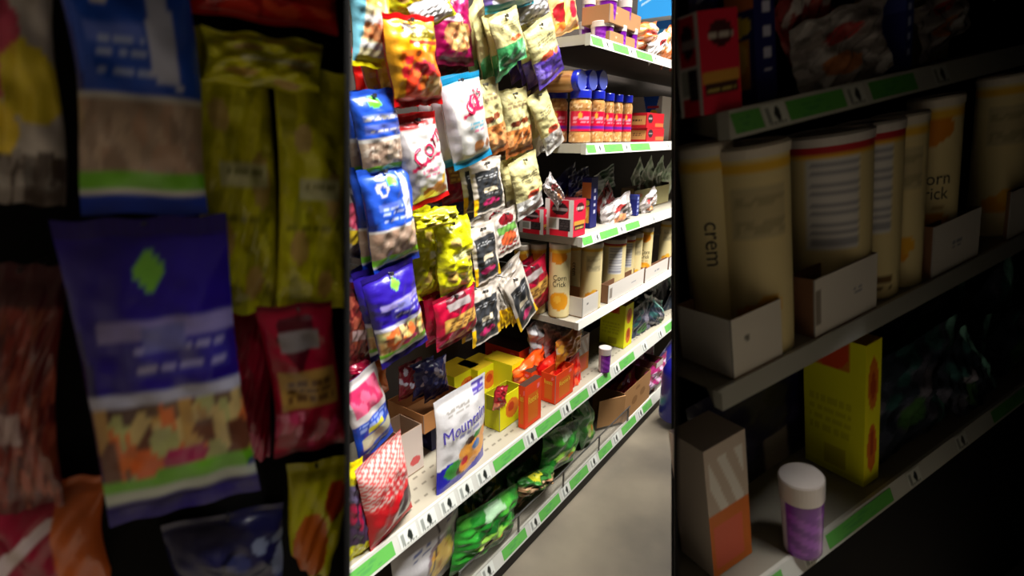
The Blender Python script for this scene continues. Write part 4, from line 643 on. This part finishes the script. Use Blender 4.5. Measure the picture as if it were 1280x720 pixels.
board('added_shade_side', [world_at(842, -190, .42), world_at(842, 800, .42), world_at(842, 800, dB), world_at(842, -190, dB)], RIGHT * .004, M_BLACK, RK)  # added board, seen edge-on, blocks light from the canisters
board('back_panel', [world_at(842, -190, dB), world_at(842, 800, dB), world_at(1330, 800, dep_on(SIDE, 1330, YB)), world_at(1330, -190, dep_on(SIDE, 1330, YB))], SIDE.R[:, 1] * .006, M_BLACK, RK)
board('added_shade_roof', [world_at(843, -190, .14), world_at(843, -190, dB), world_at(1330, -190, dep_on(SIDE, 1330, YB)), world_at(1560, -190, .14)], UPV * .006, M_BLACK, RK)  # unseen cover added to keep the right rack dark
board('added_shade_outer', [world_at(1330, -190, .50), world_at(1330, 800, .50), world_at(1330, 800, dep_on(SIDE, 1330, YB)), world_at(1330, -190, dep_on(SIDE, 1330, YB))], RIGHT * .005, M_BLACK, RK)  # unseen board added to stop light from the right
def sx(px, z): return SIDE.solve(0, px, (0, 0, z))[0]
for z, p0, nm, gs, ts, lp in ((zC, 903, 'dim grey shelf with green strips on the added right rack, upper', ((912, 948), (980, 1050), (1082, 1138)), (950, 1052, 1160), LS), (zD, 897, 'dim grey shelf carrying white canister trays on the added right rack', (), (), LS * .8), (zE, 850, 'dim grey shelf under the yellow box on the added right rack', ((930, 975), (1030, 1110), (1235, 1290)), (1000, 1130, 1190), LS)):
    x0 = sx(p0, z); x1 = sx(1318, z)
    price_shelf(SIDE, x0, x1, YB - .006, z, lp, dk, nm, [sx(q, z) - x0 for q in ts], [(sx(q, z) - x0, sx(w, z) - x0) for q, w in gs], group='shelves of the added right rack')
for o in [q for q in bpy.data.objects if q.name.split('.')[0] in ('deck', 'side_flange') and q.parent.get('group', '').endswith('right rack')]:   # decks are cut along the side panel
    w0 = np.array(o.parent.matrix_world)
    for v in o.data.vertices:
        p = (w0 @ np.array([*v.co, 1]))[:3]; q = CM @ (p - CAM)
        if 640 + FPX * q[0] / q[2] < 846:
            L_ = SIDE.R.T @ (p - SIDE.O); L2 = SIDE.solve(0, 846, L_); v.co[0] += L2[0] - L_[0]
shelf_goods(Sec(SIDE, magn, SZ, sS, ', in the added right rack', lim=846))
# peg rack added to fill the dim left side
PK = empty('added_peg_rack', Matrix.Identity(4)); tag(PK, 'added peg rack close on the left, roofed to stay dark, hung with dim snack bags', 'rack')
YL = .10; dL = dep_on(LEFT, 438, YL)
board('added_shade_side', [world_at(438, -190, .40), world_at(438, 860, .40), world_at(438, 860, dL), world_at(438, -190, dL)], -RIGHT * .004, M_BLACK, PK)  # added edge-on board, keeps aisle light off the hanging bags
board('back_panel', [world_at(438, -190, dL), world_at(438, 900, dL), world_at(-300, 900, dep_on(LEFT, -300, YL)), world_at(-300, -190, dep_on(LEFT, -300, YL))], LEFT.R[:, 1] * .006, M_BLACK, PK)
board('added_shade_roof', [world_at(437, -190, .22), world_at(437, -190, dL), world_at(-300, -190, dep_on(LEFT, -300, YL)), world_at(-300, -190, .22)], UPV * .006, M_BLACK, PK)  # unseen cover added to shade the left rack
def near(T, B, w, Y, ops, label, **k):
    o = bag(LEFT, T, B, w, Y, ops, 'snack_bag', label + ', in the added left rack', 'snack bag', **k)
    me = o.data; zt = max(v.co.z for v in me.vertices); p = np.array(LEFT.R.T @ (np.array(o.matrix_world @ Matrix.Translation((0, 0, zt - .006)).translation if False else (o.matrix_world @ Matrix.Translation((0, 0, zt - .006))).translation) - LEFT.O))
    L = YL - p[1] + .008
    h = MB().lathe([(.0015, 0), (.0015, L), (.0005, L + .001)], None, 8, col=(120,) * 3).obj('peg_hook', M_STEEL, None, LEFT.mat([1, 0, 0], [0, 1, 0], [0, 0, 1], (p[0], YL, p[2])) @ Matrix.Rotation(math.radians(90), 4, 'X'), True)
    tag(h, 'thin steel hook on the added left rack', 'hook', 'hooks of the added peg rack'); return o
near((150, -90), (190, 268), 165, .02, A_BLUE2, 'blue seed bag with green dot, above the indigo one', seed=201, t=.03)
near((15, -70), (30, 255), 110, .045, A_GUM, 'gummy bag with yellow and pink shapes beside the blue bag', seed=202)
near((285, 42), (298, 392), 105, .05, A_YEL, 'crumpled yellow bag, left of two', seed=203, wr=1.4, m=M_FOIL, t=.025)
near((382, 85), (392, 388), 88, .035, A_YEL, 'crumpled yellow bag, right of two', seed=204, wr=1.4, m=M_FOIL, t=.025)
near((325, 44), (330, 112), 150, .03, A_YEL, 'folded yellow bag top across the two yellow bags', seed=205, wr=1.4, m=M_FOIL, t=.02)
near((330, -80), (336, 30), 190, .05, A_REDG, 'red bag end above the yellow bags', seed=206)
near((180, 272), (240, 632), 205, .015, A_IND, 'indigo trail mix bag with window of nuts', seed=207, t=.03, seal_col=(40, 24, 120))
near((372, 380), (388, 562), 92, .03, A_MAR, 'maroon bag with gold panel', seed=208, t=.025)
near((28, 330), (30, 640), 100, .04, A_NUTR, 'dark red nut bag left of the indigo bag', seed=209)
near((60, 600), (70, 760), 150, .05, [('r', 0, 0, 1, 1, (150, 14, 50)), ('h', -1, 0, -.6, (206, 100, 40)), ('q', [(0, .3), (.6, .7), (.6, .8), (0, .45)], (210, 190, 190))], 'maroon and orange bag low at the left', seed=210)
near((285, 640), (290, 770), 150, .05, [('r', 0, 0, 1, 1, (30, 30, 80)), ('n', 0, 0, 1, 1, 10, .12, [(60, 66, 120), (20, 20, 50), (130, 140, 170)])], 'dark blue pack low in the middle', seed=211)
near((395, 575), (398, 760), 76, .055, [('r', 0, 0, 1, 1, (206, 200, 16)), ('e', .4, .5, .3, .2, (206, 100, 24)), ('e', .8, .75, .2, .12, (190, 60, 20))], 'yellow pack with orange blobs low at the right', seed=212)
near((300, 380), (318, 600), 60, .07, A_MAR[:2], 'plain maroon bag end behind the gold-panel one', seed=213)
